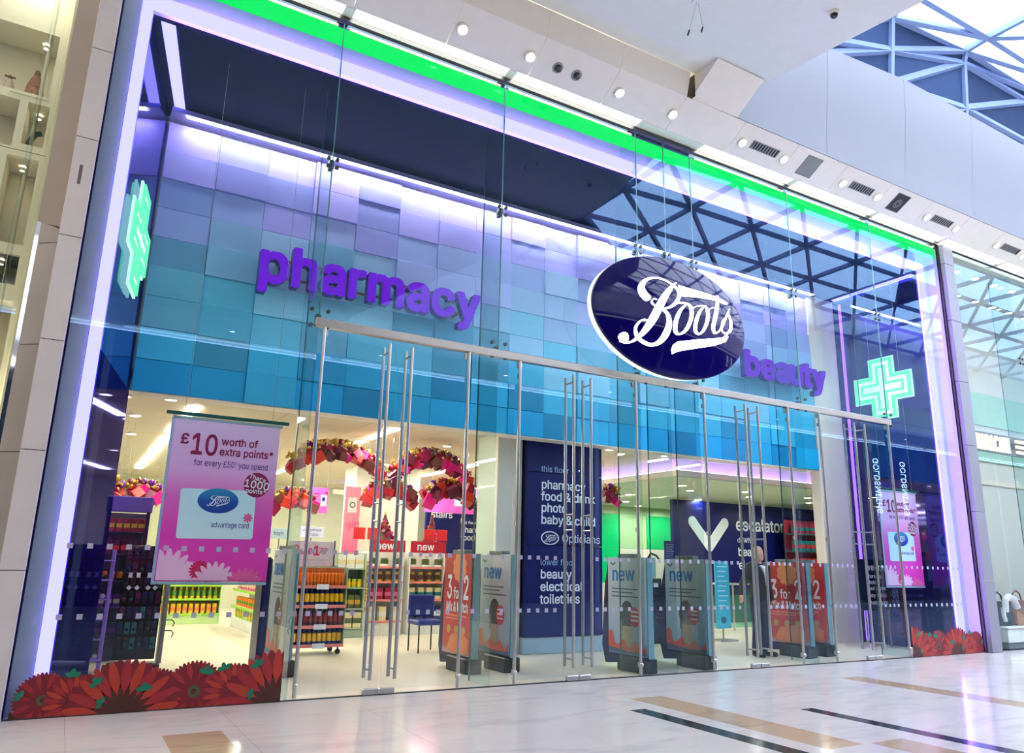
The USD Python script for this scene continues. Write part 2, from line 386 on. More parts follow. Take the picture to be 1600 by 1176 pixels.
# ================================================================== SHOPFRONT GLASS
win = sthing('window_1', 'tall frameless glass shopfront with glass fins and steel patch fittings')
D = .016
COLS = [0.005, 2.57, 5.06, 7.55, 8.15, 8.75, 11.2, 13.65, FW]
def pane(x0, x1, z0, z1): mesh('pane', bx(x0+.004, x1-.004, 0, D, z0+.004, z1-.004), GLASS, win)
for a, b in zip(COLS[:-1], COLS[1:]):
    pane(a, b, 4.29, 6.4); pane(a, b, 6.4, FH)
DOORS = [(2.62, 3.61, 4.62), (5.37, 6.4, 7.45), (8.8, 9.82, 10.8), (11.58, 12.62, 13.6)]
for a, b in ((0.005, 2.57), (4.66, 5.06), (5.06, 5.33), (7.48, 7.55), (7.55, 8.15), (8.15, 8.75), (10.84, 11.2), (11.2, 11.54), (13.65, FW)): pane(a, b, 0.0, 4.29)
for x in COLS[1:-1]:
    mesh('fin', bx(x-.0095, x+.0095, .02, .56, 0.0, FH-.02), FINGLASS, win)
    mesh('fin_edge', cat(bx(x-.0097, x+.0097, .56, .566, 0.0, FH-.02), bx(x-.006, x+.006, -.001, .02, 4.33, FH-.02)), EDGE, win)
mesh('header_bar', (rb(2.52, 13.72, -.035, .055, 4.215, 4.325, .012)), pm('header_bronze', (.42, .40, .37), rough=.3, metal=1.), win)
def disc(x, y, z, r=.026): return tube((x, y-.012, z), (x, y+.012, z), r, 14)
for x in COLS[1:-1]:
    for zc, nm in ((4.32, 'patch_fitting'), (6.4, 'patch_fitting')):
        o = .1 if zc < 5 else .055
        ms = [disc(x+sx*o, -.012, zc+sz*o) for sx in (-1, 1) for sz in (-1, 1)]+[rb(x-.03, x+.03, .03, .12, zc-.07, zc+.07, .01)]
        mesh(nm, cat(ms), DARKSTEEL, win)
FILM = C('white_film', 160, 158, 185, rough=.6, noise=.02)
for a, b in ((0.25, 2.5), (4.7, 5.32), (7.6, 8.1), (8.2, 8.7), (10.86, 11.5), (13.7, 15.5)):
    n = max(2, int((b-a)/.162)); st = (b-a)/n
    mesh('square_dots', cat([bx(a+st*(i+.3), a+st*(i+.3)+.052, -.002, -.0005, z-.026, z+.026) for i in range(n+1) for z in (1.57, .90)]), FILM, win)
mesh('base_channel', bx(0, FW, -.004, .03, 0, .012), DARKSTEEL, win)

n_door = 0
for (xa, xm, xb) in DOORS:
    for side, (a, b) in enumerate(((xa, xm-.004), (xm+.004, xb))):
        n_door += 1
        d = thing(f'door_{n_door}', None, None, kind='structure', world=False)
        tag(d, f'full-height glass door leaf with twin steel pull rails, {"left" if side == 0 else "right"} leaf of the {["first", "second", "third", "fourth"][(n_door-1)//2]} pair from the left')
        mesh('glass_leaf', bx(a+.01, b-.002, 0, D, .06, 4.19), GLASS, d)
        for yy in (-.095, .11):
            hx = xm-.15 if side == 0 else xm+.15
            ms = [tube((hx, yy, .18), (hx, yy, 4.12), .021, 12)]+[tube((hx, yy, z), (hx, .008, z), .012, 8) for z in (.28, 1.95, 2.16, 4.02)]
            mesh('pull_rail', cat(ms), STEEL, d, 40)
        jx = a+.02 if side == 0 else b-.02
        mesh('pivot_post', cat(tube((jx, -.03, .03), (jx, -.03, 4.21), .022, 12), sph((jx, -.05, .16), .03, 8), [bx(jx-.012, jx+.012, -.03, .02, z-.03, z+.03) for z in (.16, 2.0, 4.0)]), STEEL, d, 40)
        hx0, hx1 = (xm-.19, xm-.006) if side == 0 else (xm+.006, xm+.19)
        mesh('bottom_patch', rb(hx0, hx1, -.02, .036, .01, .075, .008), STEEL, d)
        mesh('top_patch', rb(jx-.05 if side else jx-.02, jx+.02 if side else jx+.05, -.02, .036, 4.12, 4.2, .006), STEEL, d)
        n = 5; w = (b-a-.35)/n
        x0 = a+.08 if side == 0 else a+.28
        mesh('square_dots', cat([bx(x0+w*i, x0+w*i+.052, -.002, -.0005, z-.026, z+.026) for i in range(n) for z in (1.57, .90)]), FILM, d)

# ================================================================== PORTAL behind the glass
FRAME = C('frame_panel', 178, 186, 196, rough=.5, noise=.03)
SOFD = C('portal_soffit_dark', 9, 7, 46, rough=.6, noise=.2, scale=3, spec=.2)
po = sthing('wall_portal', 'lit frame and dark glossy reveals just behind the shopfront glass')
mesh('frame_panel', cat(bx(.012, .19, .17, .2, .0, 8.42)), FRAME, po)
mesh('frame_panel', cat(bx(15.61, FW-.012, .25, .28, 0, 8.42), bx(FW-.02, FW-.012, .02, .25, 0, 8.42)), FRAME, po)
mesh('frame_panel', cat(bx(.19, 15.62, .42, .45, 7.8, 8.46)), FRAME, po)
mesh('soffit', put(flat(Polygon([(.33, .2), (15.43, .2), (15.43, 2.4), (.75, 2.4)]), .05), (0, 0, 7.74), (1, 0, 0), (0, 1, 0)), SOFD, po)
sw = np.array([(.33, .2), (.75, 2.36)])
def tinted_mirror(name, tint, base, fac):
    n = {'d': ('diffuse_bsdf', {'color': base}), 'g': ('glossy_bsdf', {'color': tint, 'roughness': .04}), 'm': ('mix_closure', {'fac': fac})}
    MATS[name] = usdkit.material(stage, '/World/Looks/'+name, n, [('d.BSDF', 'm.closure1'), ('g.BSDF', 'm.closure2')], surface='m.closure'); return MATS[name]
MIRV = tinted_mirror('violet_mirror', (.40, .38, .72), (.012, .008, .10), .85)
NAVM = tinted_mirror('navy_side_glass', (.10, .09, .30), (.012, .006, .12), .6)
spl = Polygon([(.33, .2), (.75, 2.36), (.70, 2.38), (.28, .22)])
mesh('side_reveal', put(flat(spl, 4.13), (0, 0, 3.61), (1, 0, 0), (0, 1, 0)), MIRV, po)
mesh('side_reveal', put(flat(spl, 3.60), (0, 0, 0), (1, 0, 0), (0, 1, 0)), NAVM, po)
mesh('side_reveal', bx(15.43, 15.47, .2, 2.36, 0, 7.74), NAVM, po)
mesh('outer_skin', cat(bx(.0, .012, .02, .2, 0, 8.45), bx(FW-.012, FW, .02, .5, 0, 8.45), bx(0, FW, .47, .52, 7.9, 8.5), bx(-.1, .19, .21, 2.5, 0, 8.45), bx(15.48, FW, .29, 2.5, 0, 8.45), bx(0, FW, .46, 2.6, 7.8, 7.9), bx(.19, FW, .05, .5, 8.47, 8.5)), SOFD, po)
def led(name, m, label): return single(name, m, PURPLE_LED, label, 'light')
led('violet_light_strip', rb(.195, .32, .135, .17, .0, 7.98, .01), 'violet light strip running up the left side of the shopfront')
led('violet_light_strip', rb(15.475, 15.60, .09, .17, .0, 7.98, .01), 'violet light strip running up the right side of the shopfront')
led('violet_light_strip', rb(.32, 15.46, .08, .2, 7.83, 7.98, .01), 'long violet light strip along the top of the shopfront')
m = flat(Polygon([(.42, .2), (.58, .2), (.96, 2.2), (.82, 2.2)]), .02); led('violet_light_strip', put(m, (0, 0, 7.715), (1, 0, 0), (0, 1, 0)), 'violet light band running back along the soffit at the top left corner')
m = flat(Polygon([(15.28, .2), (15.42, .2), (15.42, 2.2), (15.30, 2.2)]), .02); led('violet_light_strip', put(m, (0, 0, 7.715), (1, 0, 0), (0, 1, 0)), 'violet light band running back along the soffit at the top right corner')
ADDED_VTUBE = em('violet_tube', (.52, .20, 1.), 20.)  # hidden emitters added to spread the violet glow beyond the visible strips
led2 = lambda m, label: single('violet_tube', m, ADDED_VTUBE, label, 'light')
led2(rb(.5, 15.4, .28, .32, 8.02, 8.09, .005), 'added violet tube hidden behind the top light strip, washing the frame and tiles')
led2(rb(15.56, 15.605, .18, .23, .05, 7.8, .005), 'added violet tube hidden behind the right light strip, washing the frame')
led2(rb(.20, .25, .172, .2, .05, 7.8, .005), 'added violet tube hidden behind the left light strip, washing the reveal')
VIO = em('violet_led_soft', (.30, .13, 1.), 1.5)
single('violet_light_strip', bx(15.385, 15.425, 2.06, 2.11, .05, 7.6), VIO, 'thin violet light line in the far corner beside the white return', 'light')
GREEN = em('green_led', (.0, 1., .13), .66)
single('green_light_band', rb(.3, FW-.06, .03, .07, 8.17, 8.42, .005), GREEN, 'bright green light band along the head of the shopfront', 'light')
# white cove strips over the glass, one per bay
n = 0
WHT = em('cove_strip_white', (1., .98, .88), 8.)
for k, (a, b) in enumerate(((-2.4, .02), (.06, 2.5), (2.66, 5.0), (5.14, 7.5), (8.9, 11.15), (11.28, 13.6), (13.74, 15.98), (16.1, 18.4), (18.5, 20.8))):
    single('cove_light', trimesh.Trimesh(np.array([(x, y, z) for x in (a, b) for y, z in ((-.06, 8.56), (-.22, 8.585), (-.22, 8.62), (-.06, 8.6))])).convex_hull, WHT,
           f'white cove light strip over the shopfront head, {ORD[k]} from the left', 'light', 'cove strips over the shopfront head')
tr = sthing('trim_1', 'dark channel along the top edge of the shopfront glass')
mesh('channel', bx(-3, 24, -.035, .03, 8.5, 8.56), DARKSTEEL, tr)
mesh('infill', cat(bx(7.5, 8.9, -.22, -.04, 8.57, 8.62), [bx(x-.07, x+.07, -.22, -.04, 8.565, 8.62) for x in (2.58, 5.07, 11.21, 13.67, 16.04, 18.45)]), SOF, tr)
mesh('bulkhead', bx(-24, 62, -.03, .3, 8.6, 9.4), WHITE, tr)

WHT2 = em('cove_reflection_cream', (1., .90, .74), .62)  # glowing strips stand in for the cove lights mirrored in the glass
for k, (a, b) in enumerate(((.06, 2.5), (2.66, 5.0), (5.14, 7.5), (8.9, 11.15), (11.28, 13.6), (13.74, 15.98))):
    single('head_light', bx(a, b, .034, .048, 8.432, 8.468), WHT2, f'added glowing strip for the cove light reflection in the glass head, {ORD[k]} from the left', 'light', 'added strips for the cove light reflection')
# tiled bulkhead
tb = sthing('wall_tiled', 'bulkhead clad in lilac to blue square panels above the shop entrance')
def tilecol(t, r):
    """t: 0 bottom, 1 top"""
    ramp = [(0, (0, 168, 226)), (.18, (44, 188, 232)), (.36, (116, 204, 230)), (.6, (156, 194, 234)), (.8, (170, 166, 242)), (1., (178, 164, 248))]
    c = np.array([np.interp(t, [q[0] for q in ramp], [q[1][k] for q in ramp]) for k in range(3)])
    c = c*(1+r*.13)+np.array([-8, 0, 4])*r*-1.5
    return np.clip(c, 0, 255)
NT, NRW = 19, 9
TX0 = .762
TW, TH = (14.47-TX0)/NT, (7.62-3.62)/NRW
R2 = random.Random(21)
for j in range(NRW):
    for i in range(NT):
        t = (j+.5)/NRW+R2.uniform(-.10, .10); k = R2.choice([-1.3, -.7, -.2, 0, .2, .4, .6] if j < 6 else [-.6, -.3, 0, 0, .2, .3])
        lv = int(np.clip(round(t*10), 0, 10))
        mt = pm(f'tile_{lv}_{int(k*10)+15}', srgb(*tilecol(lv/10, k)), rough=.38, noise=.02, scale=9)
        pr = R2.choice([0, 0, .0, .015, .03, .05])
        x0, z0 = TX0+TW*i, 3.62+TH*j
        mesh('tile', rb(x0+.002, x0+TW-.002, 2.3-pr, 2.36, z0+.002, z0+TH-.002, .004), mt, tb)
mesh('core', bx(.72, 14.47, 2.36, 2.6, 3.62, 7.74), WHITE, tb)
mesh('soffit_edge', bx(.9, 14.47, 2.3, 2.6, 3.605, 3.62), WHITE, tb)
mesh('ledge', cat(bx(.76, 14.47, 1.98, 2.36, 7.655, 7.70), bx(.76, 14.47, 1.98, 2.0, 7.635, 7.66)), C('ledge_lilac', 150, 140, 190, rough=.6), tb)
single('cove_light', bx(.97, 14.45, 2.03, 2.10, 7.64, 7.654), em('cove_cream', (.90, .95, .92), 27.), 'cream cove light hidden along the top of the tiled bulkhead', 'light')
rc = sthing('wall_return', 'tall white return at the right end of the tiled bulkhead')
mesh('panel', cat(bx(14.48, 14.93, 2.26, 2.5, 0, 7.72), bx(14.93, 15.42, 2.28, 2.5, 0, 7.72)), WHITE, rc)

# pilasters either side
pl = sthing('wall_pilaster', 'grey stone pilaster between the shopfront and the left-hand neighbour')
zj = [0, 1.33, 2.46, 3.57, 4.69, 5.82, 6.91, 8.05, 9.1]
for a, b in zip(zj[:-1], zj[1:]): mesh('stone_panel', rb(-.215, -.005, -.12, .15, a+.004, b-.004, .003), STONE, pl)
mesh('core', bx(-.21, -.01, -.11, .2, 0, 8.5), DARKSTEEL, pl)
mesh('slot', cat(bx(-.135, -.105, -.124, -.12, 5.28, 5.5)), C('slot_grey', 95, 90, 92, rough=.5), pl)
mesh('reveal_panel', bx(-.43, -.215, .1, .25, 4.85, 9.1), C('reveal_taupe', 172, 160, 152, rough=.5, noise=.03), pl)
mesh('mirror_panel', put(flat(Polygon([(-.43, .04), (-.215, .14), (-.215, .2), (-.43, .1)]), 4.84), (0, 0, 0), (1, 0, 0), (0, 1, 0)), pm('polished_steel', (.75, .74, .73), rough=.04, metal=1., noise=.03), pl)
pr = sthing('wall_pilaster', 'slim grey stone pilaster between the shopfront and the right-hand neighbour')
for a, b in zip([0, 1.35, 2.7, 4.05, 5.4, 6.75, 8.05], [1.35, 2.7, 4.05, 5.4, 6.75, 8.05, 8.5]): mesh('stone_panel', rb(16.06, 16.42, -.12, .15, a+.004, b-.004, .003), C('grey_stone_darkened', 128, 128, 138, rough=.45, noise=.05, scale=3, rand=.03), pr)  # same stone, colour darkened to offset the strong sky light here
mesh('shadow_gap', bx(16.025, 16.06, -.03, .2, 0, 8.5), BLACK, pr)

# ================================================================== SIGNS
PURP = em('violet_acrylic_lit', (.155, .002, .72), .60)
PURPD = pm('violet_return', srgb(48, 20, 130), rough=.3)
BRASS = C('brown_rail', 120, 105, 80, rough=.4)
def word_sign(name, word, x0, x1, zb, h, y, label, rails=True):
    t = thing(name, label, 'sign', ((x0+x1)/2, y, zb))
    sh = {c: letter_shape(c) for c in set(word)}
    adv = []; x = 0
    for c in word:
        g = sh[c]; b = g.bounds; adv.append(x-b[0]); x += b[2]-b[0]+.125
    s = (x1-x0)/(x-.125)
    for c, a in zip(word, adv):
        g = affinity.scale(affinity.translate(sh[c], a, 0), s, h, origin=(0, 0)).buffer(.017, 4)
        body = flat(g, .13); L = mesh('letter', put(body, (x0, y+.13, zb)), PURPD, t)
        f = bevelled(g.buffer(-.004), .012, .045, 4)
        mesh('letter_face', put(f, (x0, y-.0, zb)), PURP, L, 50)
    for z in (.12, .42): mesh('rail', bx(x0+.1, x1-.15, y+.14, y+.17, zb+z*h*1.6, zb+z*h*1.6+.035), BRASS, t)
    for z in (.12, .42):
        mesh('bracket', cat([bx(x-.02, x+.02, y+.15, 2.30, zb+z*h*1.6, zb+z*h*1.6+.03) for x in np.linspace(x0+.3, x1-.3, 4)]), BRASS, t)
word_sign('pharmacy_sign', 'pharmacy', 2.17, 5.72, 5.37, .56, 1.9, 'violet raised lettering reading pharmacy in front of the blue tiles')
word_sign('beauty_sign', 'beauty', 11.95, 14.42, 5.37, .52, 1.9, 'violet raised lettering reading beauty, partly behind the oval sign')
# oval script sign
OX, OZ, OA, OB, OY = 7.91, 5.21, 1.53, .95, -.38
def logo_shape():
    S = []
    sp = lambda *p: S.append(strokes(spline(p)))
    sp((575, 460, 66), (545, 420, 66), (535, 370, 56), (565, 318, 40), (625, 292, 26), (690, 295, 20), (745, 318, 18), (790, 350, 16))          # top curl of the B
    sp((822, 335, 18), (775, 378, 40), (720, 450, 60), (670, 540, 70), (622, 640, 70), (578, 715, 58), (535, 770, 44), (480, 815, 28), (430, 822, 24), (395, 805, 30))  # stem
    S.append(Point(407, 772).buffer(39)); sp((440, 770, 20), (438, 800, 26), (415, 812, 26))
    sp((590, 655, 22), (540, 645, 22), (498, 690, 26), (497, 745, 28), (525, 790, 30))
    sp((785, 350, 20), (832, 395, 28), (838, 450, 34), (800, 515, 36), (745, 548, 28), (690, 556, 22), (640, 532, 18), (612, 500, 18), (625, 472, 16), (652, 478, 14))
    sp((690, 556, 20), (735, 598, 30), (752, 670, 46), (735, 755, 60), (690, 825, 50), (630, 848, 36), (570, 828, 32), (515, 785, 30), (500, 740, 24))
    sp((770, 530, 20), (835, 508, 22), (905, 512, 20))
    sp((905, 512, 20), (935, 550, 32), (935, 630, 36), (897, 725, 34), (843, 768, 24), (806, 742, 32), (806, 662, 38), (842, 572, 32), (905, 512, 18))
    sp((925, 560, 16), (985, 535, 18), (1060, 528, 18))
    sp((1060, 528, 18), (1080, 570, 30), (1078, 645, 34), (1046, 728, 30), (1006, 766, 22), (972, 738, 28), (976, 660, 34), (1010, 578, 28), (1060, 528, 16))
    sp((1070, 575, 14), (1120, 545, 16), (1170, 545, 16))
    sp((1190, 438, 22), (1175, 520, 36), (1150, 620, 40), (1130, 700, 36), (1142, 752, 26), (1180, 742, 18), (1205, 700, 14))
    sp((1292, 545, 12), (1268, 590, 20), (1235, 655, 24), (1205, 715, 20), (1215, 655, 16), (1230, 632, 14))
    sp((1278, 580, 16), (1300, 655, 28), (1295, 718, 32), (1262, 752, 26), (1222, 745, 16), (1205, 712, 14))
    S.append(Polygon([(838, 352), (1000, 395), (1170, 440), (1285, 488), (1278, 516), (1150, 482), (990, 462), (855, 455)]))
    S.append(Polygon([(800, 932), (786, 892), (795, 850), (830, 822), (1000, 805), (1130, 795), (1215, 785), (1262, 752), (1275, 785), (1250, 828), (1150, 862), (1000, 886), (870, 905), (825, 918)]))
    g = unary_union(S).simplify(1.0)
    return g
LOGO_PX = logo_shape()
# traced against the sign's own face: affine from tracing units to metres on the face (right, up), oval centre as origin
HOM = [0.0014547, 0.000248, 6.0219318, -0.0001209, -0.001604, 5.9574605, -0.0001049, 0.0000408]
def rectify(x, y, z=None):
    x, y = np.asarray(x), np.asarray(y); w = HOM[6]*x+HOM[7]*y+1
    return (HOM[0]*x+HOM[1]*y+HOM[2])/w-OX, (HOM[3]*x+HOM[4]*y+HOM[5])/w-OZ
from shapely.ops import transform as shp_transform
LOGO = shp_transform(lambda x, y, z=None: rectify(x, y), LOGO_PX).buffer(0).buffer(-.006)
def dome_y(x, z, depth=.16): return OY-depth*np.clip(1-((x)/OA)**2-((z)/OB)**2, 0, 1)
ov = thing('oval_sign', 'large navy oval sign with glowing white script reading Boots, mounted on the shopfront glass', 'sign', (OX, OY, OZ))
rings, seg = 9, 72
th = np.arange(seg)*2*PI/seg; v = [[OX, OY-.16, OZ]]; f = []
for k in range(1, rings+1):
    s = math.sin(k/rings*PI/2)
    v += [[OX+OA*.995*s*math.cos(t), float(dome_y(OA*.995*s*math.cos(t), OB*.995*s*math.sin(t))), OZ+OB*.995*s*math.sin(t)] for t in th]
for i in range(seg): f.append([0, 1+i, 1+(i+1) % seg])
for k in range(rings-1):
    for i in range(seg):
        a, b = 1+k*seg+i, 1+k*seg+(i+1) % seg; f += [[a, a+seg, b+seg], [a, b+seg, b]]
dm = trimesh.Trimesh(np.array(v), np.array(f), process=False)
if dm.face_normals[0][1] > 0: dm.invert()
mesh('face', dm, pm('navy_acrylic', srgb(14, 6, 84), rough=.05, noise=.03, spec=.22), ov, True)
ell = affinity.scale(Point(0, 0).buffer(1, 24), OA, OB)
mesh('glowing_rim', put(flat(ell, .11), (OX, OY+.14, OZ)), em('rim_glow', (.80, .86, .92), .85), ov)
mesh('trim', put(flat(ell.buffer(.006).difference(affinity.scale(ell, .985, .985)), .03), (OX, OY+.035, OZ)), C('navy_trim', 20, 16, 70, rough=.3), ov)
lm = flat(LOGO, .03).subdivide_to_size(.07, 8) if False else flat(LOGO, .03)
vv, ff = trimesh.remesh.subdivide_to_size(lm.vertices, lm.faces, .09, 8)
lm = trimesh.Trimesh(vv, ff, process=False)
V = np.array(lm.vertices); Yd = dome_y(V[:, 0], V[:, 1])+.012-V[:, 2]
mesh('script_lettering', trimesh.Trimesh(np.stack([OX+V[:, 0], Yd, OZ+V[:, 1]], 1), lm.faces, process=False), em('script_glow', (1., 1., 1.), 1.6), ov)
mesh('bracket', cat([tube((OX+dx, -.22, OZ+dz), (OX+dx, .01, OZ+dz), .03, 8) for dx in (-.35, .22, .83) for dz in (-.6, .55)]), DARKSTEEL, ov)

# green crosses on the two reveals
CRB = em('cross_green_edge', (.10, .85, .36), 1.15); CRI = em('cross_pale_face', (.62, 1., .68), 1.1)
def cross(s, a): return unary_union([sbox(-s, -a, s, a), sbox(-a, -s, a, s)])
def make_cross(label, o, r, size=.68):
    t = thing('pharmacy_cross', label, 'sign', o, world=True)
    g = cross(size, size*.41)
    u = (0, 0, 1); n = np.cross(r, u)
    mesh('housing', put(flat(g.buffer(.03, join_style=2), .03), np.array(o)+n*.0, r, u), em('cross_side_glow', (.45, 1., .68), .95), t)
    mesh('border_tube', put(flat(g.difference(g.buffer(-.07, join_style=2)), .03), np.array(o)+n*.03, r, u), CRB, t)
    mesh('lit_face', put(flat(g.buffer(-.07, join_style=2), .012), np.array(o)+n*.03, r, u), CRI, t)
    mesh('inner_line', put(flat(g.buffer(-.15, join_style=2).difference(g.buffer(-.2, join_style=2)), .02), np.array(o)+n*.04, r, u), CRB, t)
    mesh('mount', put(flat(sbox(-.08, -.08, .08, .08), .03), np.array(o)-n*.005, r, u), BLACK, t)
make_cross('green glowing pharmacy cross on the dark reveal at the right of the shopfront', (15.42, 1.18, 5.40), (0, -1, 0), .66)
sd = (sw[1]-sw[0])/np.linalg.norm(sw[1]-sw[0])
mid = sw[0]+sd*.98
make_cross('green glowing pharmacy cross seen almost edge-on on the left reveal', (mid[0]+.02, mid[1]-.004, 5.28), (sd[0], sd[1], 0), .64)

# ------------------------------------------------------------------ fixtures in the mall soffit
nrm = np.array([0, -.31, -.535])
spots = [(4.09, 'brightest downlight in the soffit, farthest left'), (5.2, 'second downlight from the left in the soffit, left of the twin cameras'), (6.85, 'downlight in the soffit to the right of the twin cameras'), (7.95, 'downlight in the soffit just left of the step in the ceiling'),
         (9.55, 'downlight left of the first slot grille'), (10.6, 'downlight right of the first slot grille'), (12.25, 'downlight left of the second slot grille'), (13.3, 'downlight right of the second slot grille'), (14.95, 'downlight left of the third slot grille'), (16.0, 'downlight right of the third slot grille'),
         (17.6, 'downlight left of the fourth slot grille'), (18.7, 'downlight right of the fourth slot grille')]
for x, lab in spots: recessed(spt(x, .45, .001), nrm, .075, lab+', over the shopfront')
for x, lab in ((5.69, 'left one of two small dark dome cameras in the soffit'), (6.03, 'right one of two small dark dome cameras in the soffit')):
    t = thing('dome_camera', lab, 'camera', spt(x, .45), world=False)
    T = np.eye(4); n = nrm/np.linalg.norm(nrm); s = np.array([1., 0, 0]); T[:3, 0], T[:3, 1], T[:3, 2] = s, np.cross(n, s), n
    m = lathe([(0, .0), (.085, .0), (.085, .012), (.065, .018), (0, .018)], 20); m.apply_transform(T); mesh('base_ring', m, C('camera_base_grey', 150, 150, 148), t)
    m = lathe([(.058, .012), (.056, .035), (.04, .06), (0, .072)], 16); m.apply_transform(T); mesh('dome', m, pm('smoked_dome', (.01, .011, .012), rough=.05, spec=.8), t, 40)
VENTD = C('vent_dark', 26, 28, 30, rough=.6)
for k, (xa, xb) in enumerate(((9.75, 10.42), (12.45, 13.12), (15.12, 15.8), (17.8, 18.5))):
    lab = 'slot air grille between two downlights, '+['first', 'second', 'third', 'fourth'][k]+' from the left in the soffit'
    t = thing('slot_grille', lab, 'air vent', spt((xa+xb)/2, .5), world=True)
    T = lambda p: None
    def sl(x0, x1, t0, t1, h0, h1):
        return trimesh.Trimesh(np.array([spt(x, tt, hh) for x in (x0, x1) for tt in (t0, t1) for hh in (h0, h1)])).convex_hull
    mesh('frame', cat(sl(xa, xb, .38, .405, -.005, .008), sl(xa, xb, .615, .64, -.005, .008), sl(xa, xa+.02, .38, .64, -.005, .008), sl(xb-.02, xb, .38, .64, -.005, .008)), C('vent_grey', 150, 150, 148), t)
    mesh('back_plate', sl(xa+.01, xb-.01, .39, .63, -.004, .001), VENTD, t)
    for q in range(9): mesh('slat', sl(xa+.05+q*.066, xa+.072+q*.066, .405, .615, .001, .007), C('vent_grey', 150, 150, 148), t)
for k, x in enumerate((11.25, 13.93)):
    t = thing('access_hatch', ['square recess with a grey cover in the soffit, left of the open one', 'open square recess with a dark fan inside in the soffit'][k], 'hatch', spt(x, .5), world=True)
    def sl(x0, x1, t0, t1, h0, h1):
        return trimesh.Trimesh(np.array([spt(xx, tt, hh) for xx in (x0, x1) for tt in (t0, t1) for hh in (h0, h1)])).convex_hull
    w = .2
    mesh('lining', cat(sl(x-w, x-w+.015, .2, .85, .0005, .006), sl(x+w-.015, x+w, .2, .85, 0.0015, .006), sl(x-w, x+w, .2, .225, 0.0015, .006), sl(x-w, x+w, .825, .85, 0.0015, .006)), C('hatch_grey', 120, 122, 118), t)
    mesh('cover', sl(x-w+.012, x+w-.012, .22, .83, .0015, .003), VENTD if k else C('hatch_cover', 132, 134, 128), t)
    if k:
        for rr in (.06, .1):
            m = flat(ring(0, 0, rr, rr-.02), .012); a = spt(x, .5, .003); b = (spt(x, 1, 0)-spt(x, 0, 0)); b = b/np.linalg.norm(b)
            mesh('fan_ring', put(m, a, (1, 0, 0), b), C('fan_grey', 110, 112, 112), t)
# ceiling slab fittings
t = thing('cctv_dome', 'small dark security camera dome under the flat ceiling slab', 'camera', (8.77, -2.97, 9.275), world=False)
mesh('mount', lathe([(0, 0), (.075, 0), (.075, -.03), (.06, -.05), (0, -.05)], 18), WHITE, t, 40); mesh('dome', lathe([(.055, -.05), (.05, -.08), (.03, -.1), (0, -.105)], 16), MATS['smoked_dome'], t, 40)
t = thing('hanging_hooks', 'pair of thin hanging wires with black hooks from a ceiling rose', 'hook', (6.97, -2.11, 9.275), world=False)
mesh('rose', lathe([(0, 0), (.09, 0), (.085, -.03), (0, -.035)], 18), SLAB, t, 40)
for (dx, dz) in ((-.24, -.62), (.02, -.46)):
    mesh('wire', tube((dx*.1, 0, -.03), (dx, -.05, dz), .0025, 5), C('wire_grey', 150, 150, 145), t)
    mesh('hook', tube((dx, -.05, dz+.0), (dx-.03, -.05, dz-.09), .011, 8), BLACK, t)

# ================================================================== SHOP INTERIOR: shell
SHFLOOR = pm('shop_floor_beige', srgb(214, 204, 182), rough=.3, noise=.05, scale=1.2)
sf = sthing('floor', 'pale beige shop floor inside the shopfront')
mesh('slab', bx(.0, 27, .035, 16, -.2, 0.0), SHFLOOR, sf)
SHCEIL = C('shop_ceiling_cream', 214, 204, 180, rough=.7, noise=.02)
sc = sthing('ceiling', 'cream shop ceiling with thin panel joints')
for i in range(8):
    for j in range(6):
        x0, y0 = .3+1.4*i, 2.6+2.3*j
        if x0 > 11.3: continue
        mesh('panel', bx(x0+.004, x0+1.396 if x0+1.4 < 11.4 else 11.4, y0+.004, y0+2.296, 3.74, 3.78), SHCEIL, sc)
mesh('deck', bx(0, 27, 2.36, 16.2, 3.78, 3.9), SHCEIL, sc)
mesh('panel', bx(11.4, 27, 2.6, 3.45, 3.74, 3.78), SHCEIL, sc)
SHW = C('shop_wall_cream', 206, 210, 178, rough=.7, noise=.03)
struct('wall_back', bx(0, 27, 16, 16.2, 0, 3.8), SHW, 'far cream back wall of the shop')
struct('wall_left', bx(.2, .32, 2.4, 16, 0, 3.8), pm('shop_side_mirror', (.42, .41, .38), rough=.07, metal=.8, noise=.04), 'grey side wall at the left of the shop')
struct('wall_right', bx(27, 27.2, .3, 16, 0, 3.8), SHW, 'right end wall of the shop')
struct('wall_right', bx(15.5, 16.0, 2.5, 2.62, 0, 3.8), SHW, 'short wall beside the portal at the right')
struct('wall_right', cat(bx(15.48, 27, 2.5, 2.6, 0, 8)), SHW, 'party wall between the shop and the right-hand neighbour')
# dropped ceiling with violet cove at the right
dc = sthing('ceiling', 'dropped ceiling at the right of the shop with a violet-lit edge')
mesh('fascia', cat(bx(11.4, 27, 3.45, 3.5, 3.38, 3.50), bx(11.4, 11.45, 3.5, 16, 3.38, 3.50)), WHITE, dc)
mesh('upper_fascia', cat(bx(11.62, 27, 3.67, 3.7, 3.5, 3.78), bx(11.62, 11.65, 3.7, 16, 3.5, 3.78)), WHITE, dc)
mesh('soffit', bx(11.4, 27, 3.45, 16, 3.36, 3.38), C('soffit_pale_green', 190, 205, 180, rough=.6), dc)
VIOC = em('violet_cove', (.40, .26, 1.), 9.)
single('cove_light', cat(bx(11.5, 26.5, 3.55, 3.6, 3.505, 3.53)), VIOC, 'violet cove light along the front edge of the dropped shop ceiling', 'light')
single('cove_light', cat(bx(11.5, 11.55, 3.65, 15.5, 3.505, 3.53)), VIOC, 'violet cove light along the side edge of the dropped shop ceiling', 'light')
single('cove_light', bx(7.2, 11.2, 13.5, 13.58, 3.42, 3.46), VIOC, 'violet cove light over the far wall in the middle of the shop', 'light')
mesh('far_ledge', bx(7.0, 11.3, 13.4, 13.44, 3.36, 3.5), WHITE, dc)
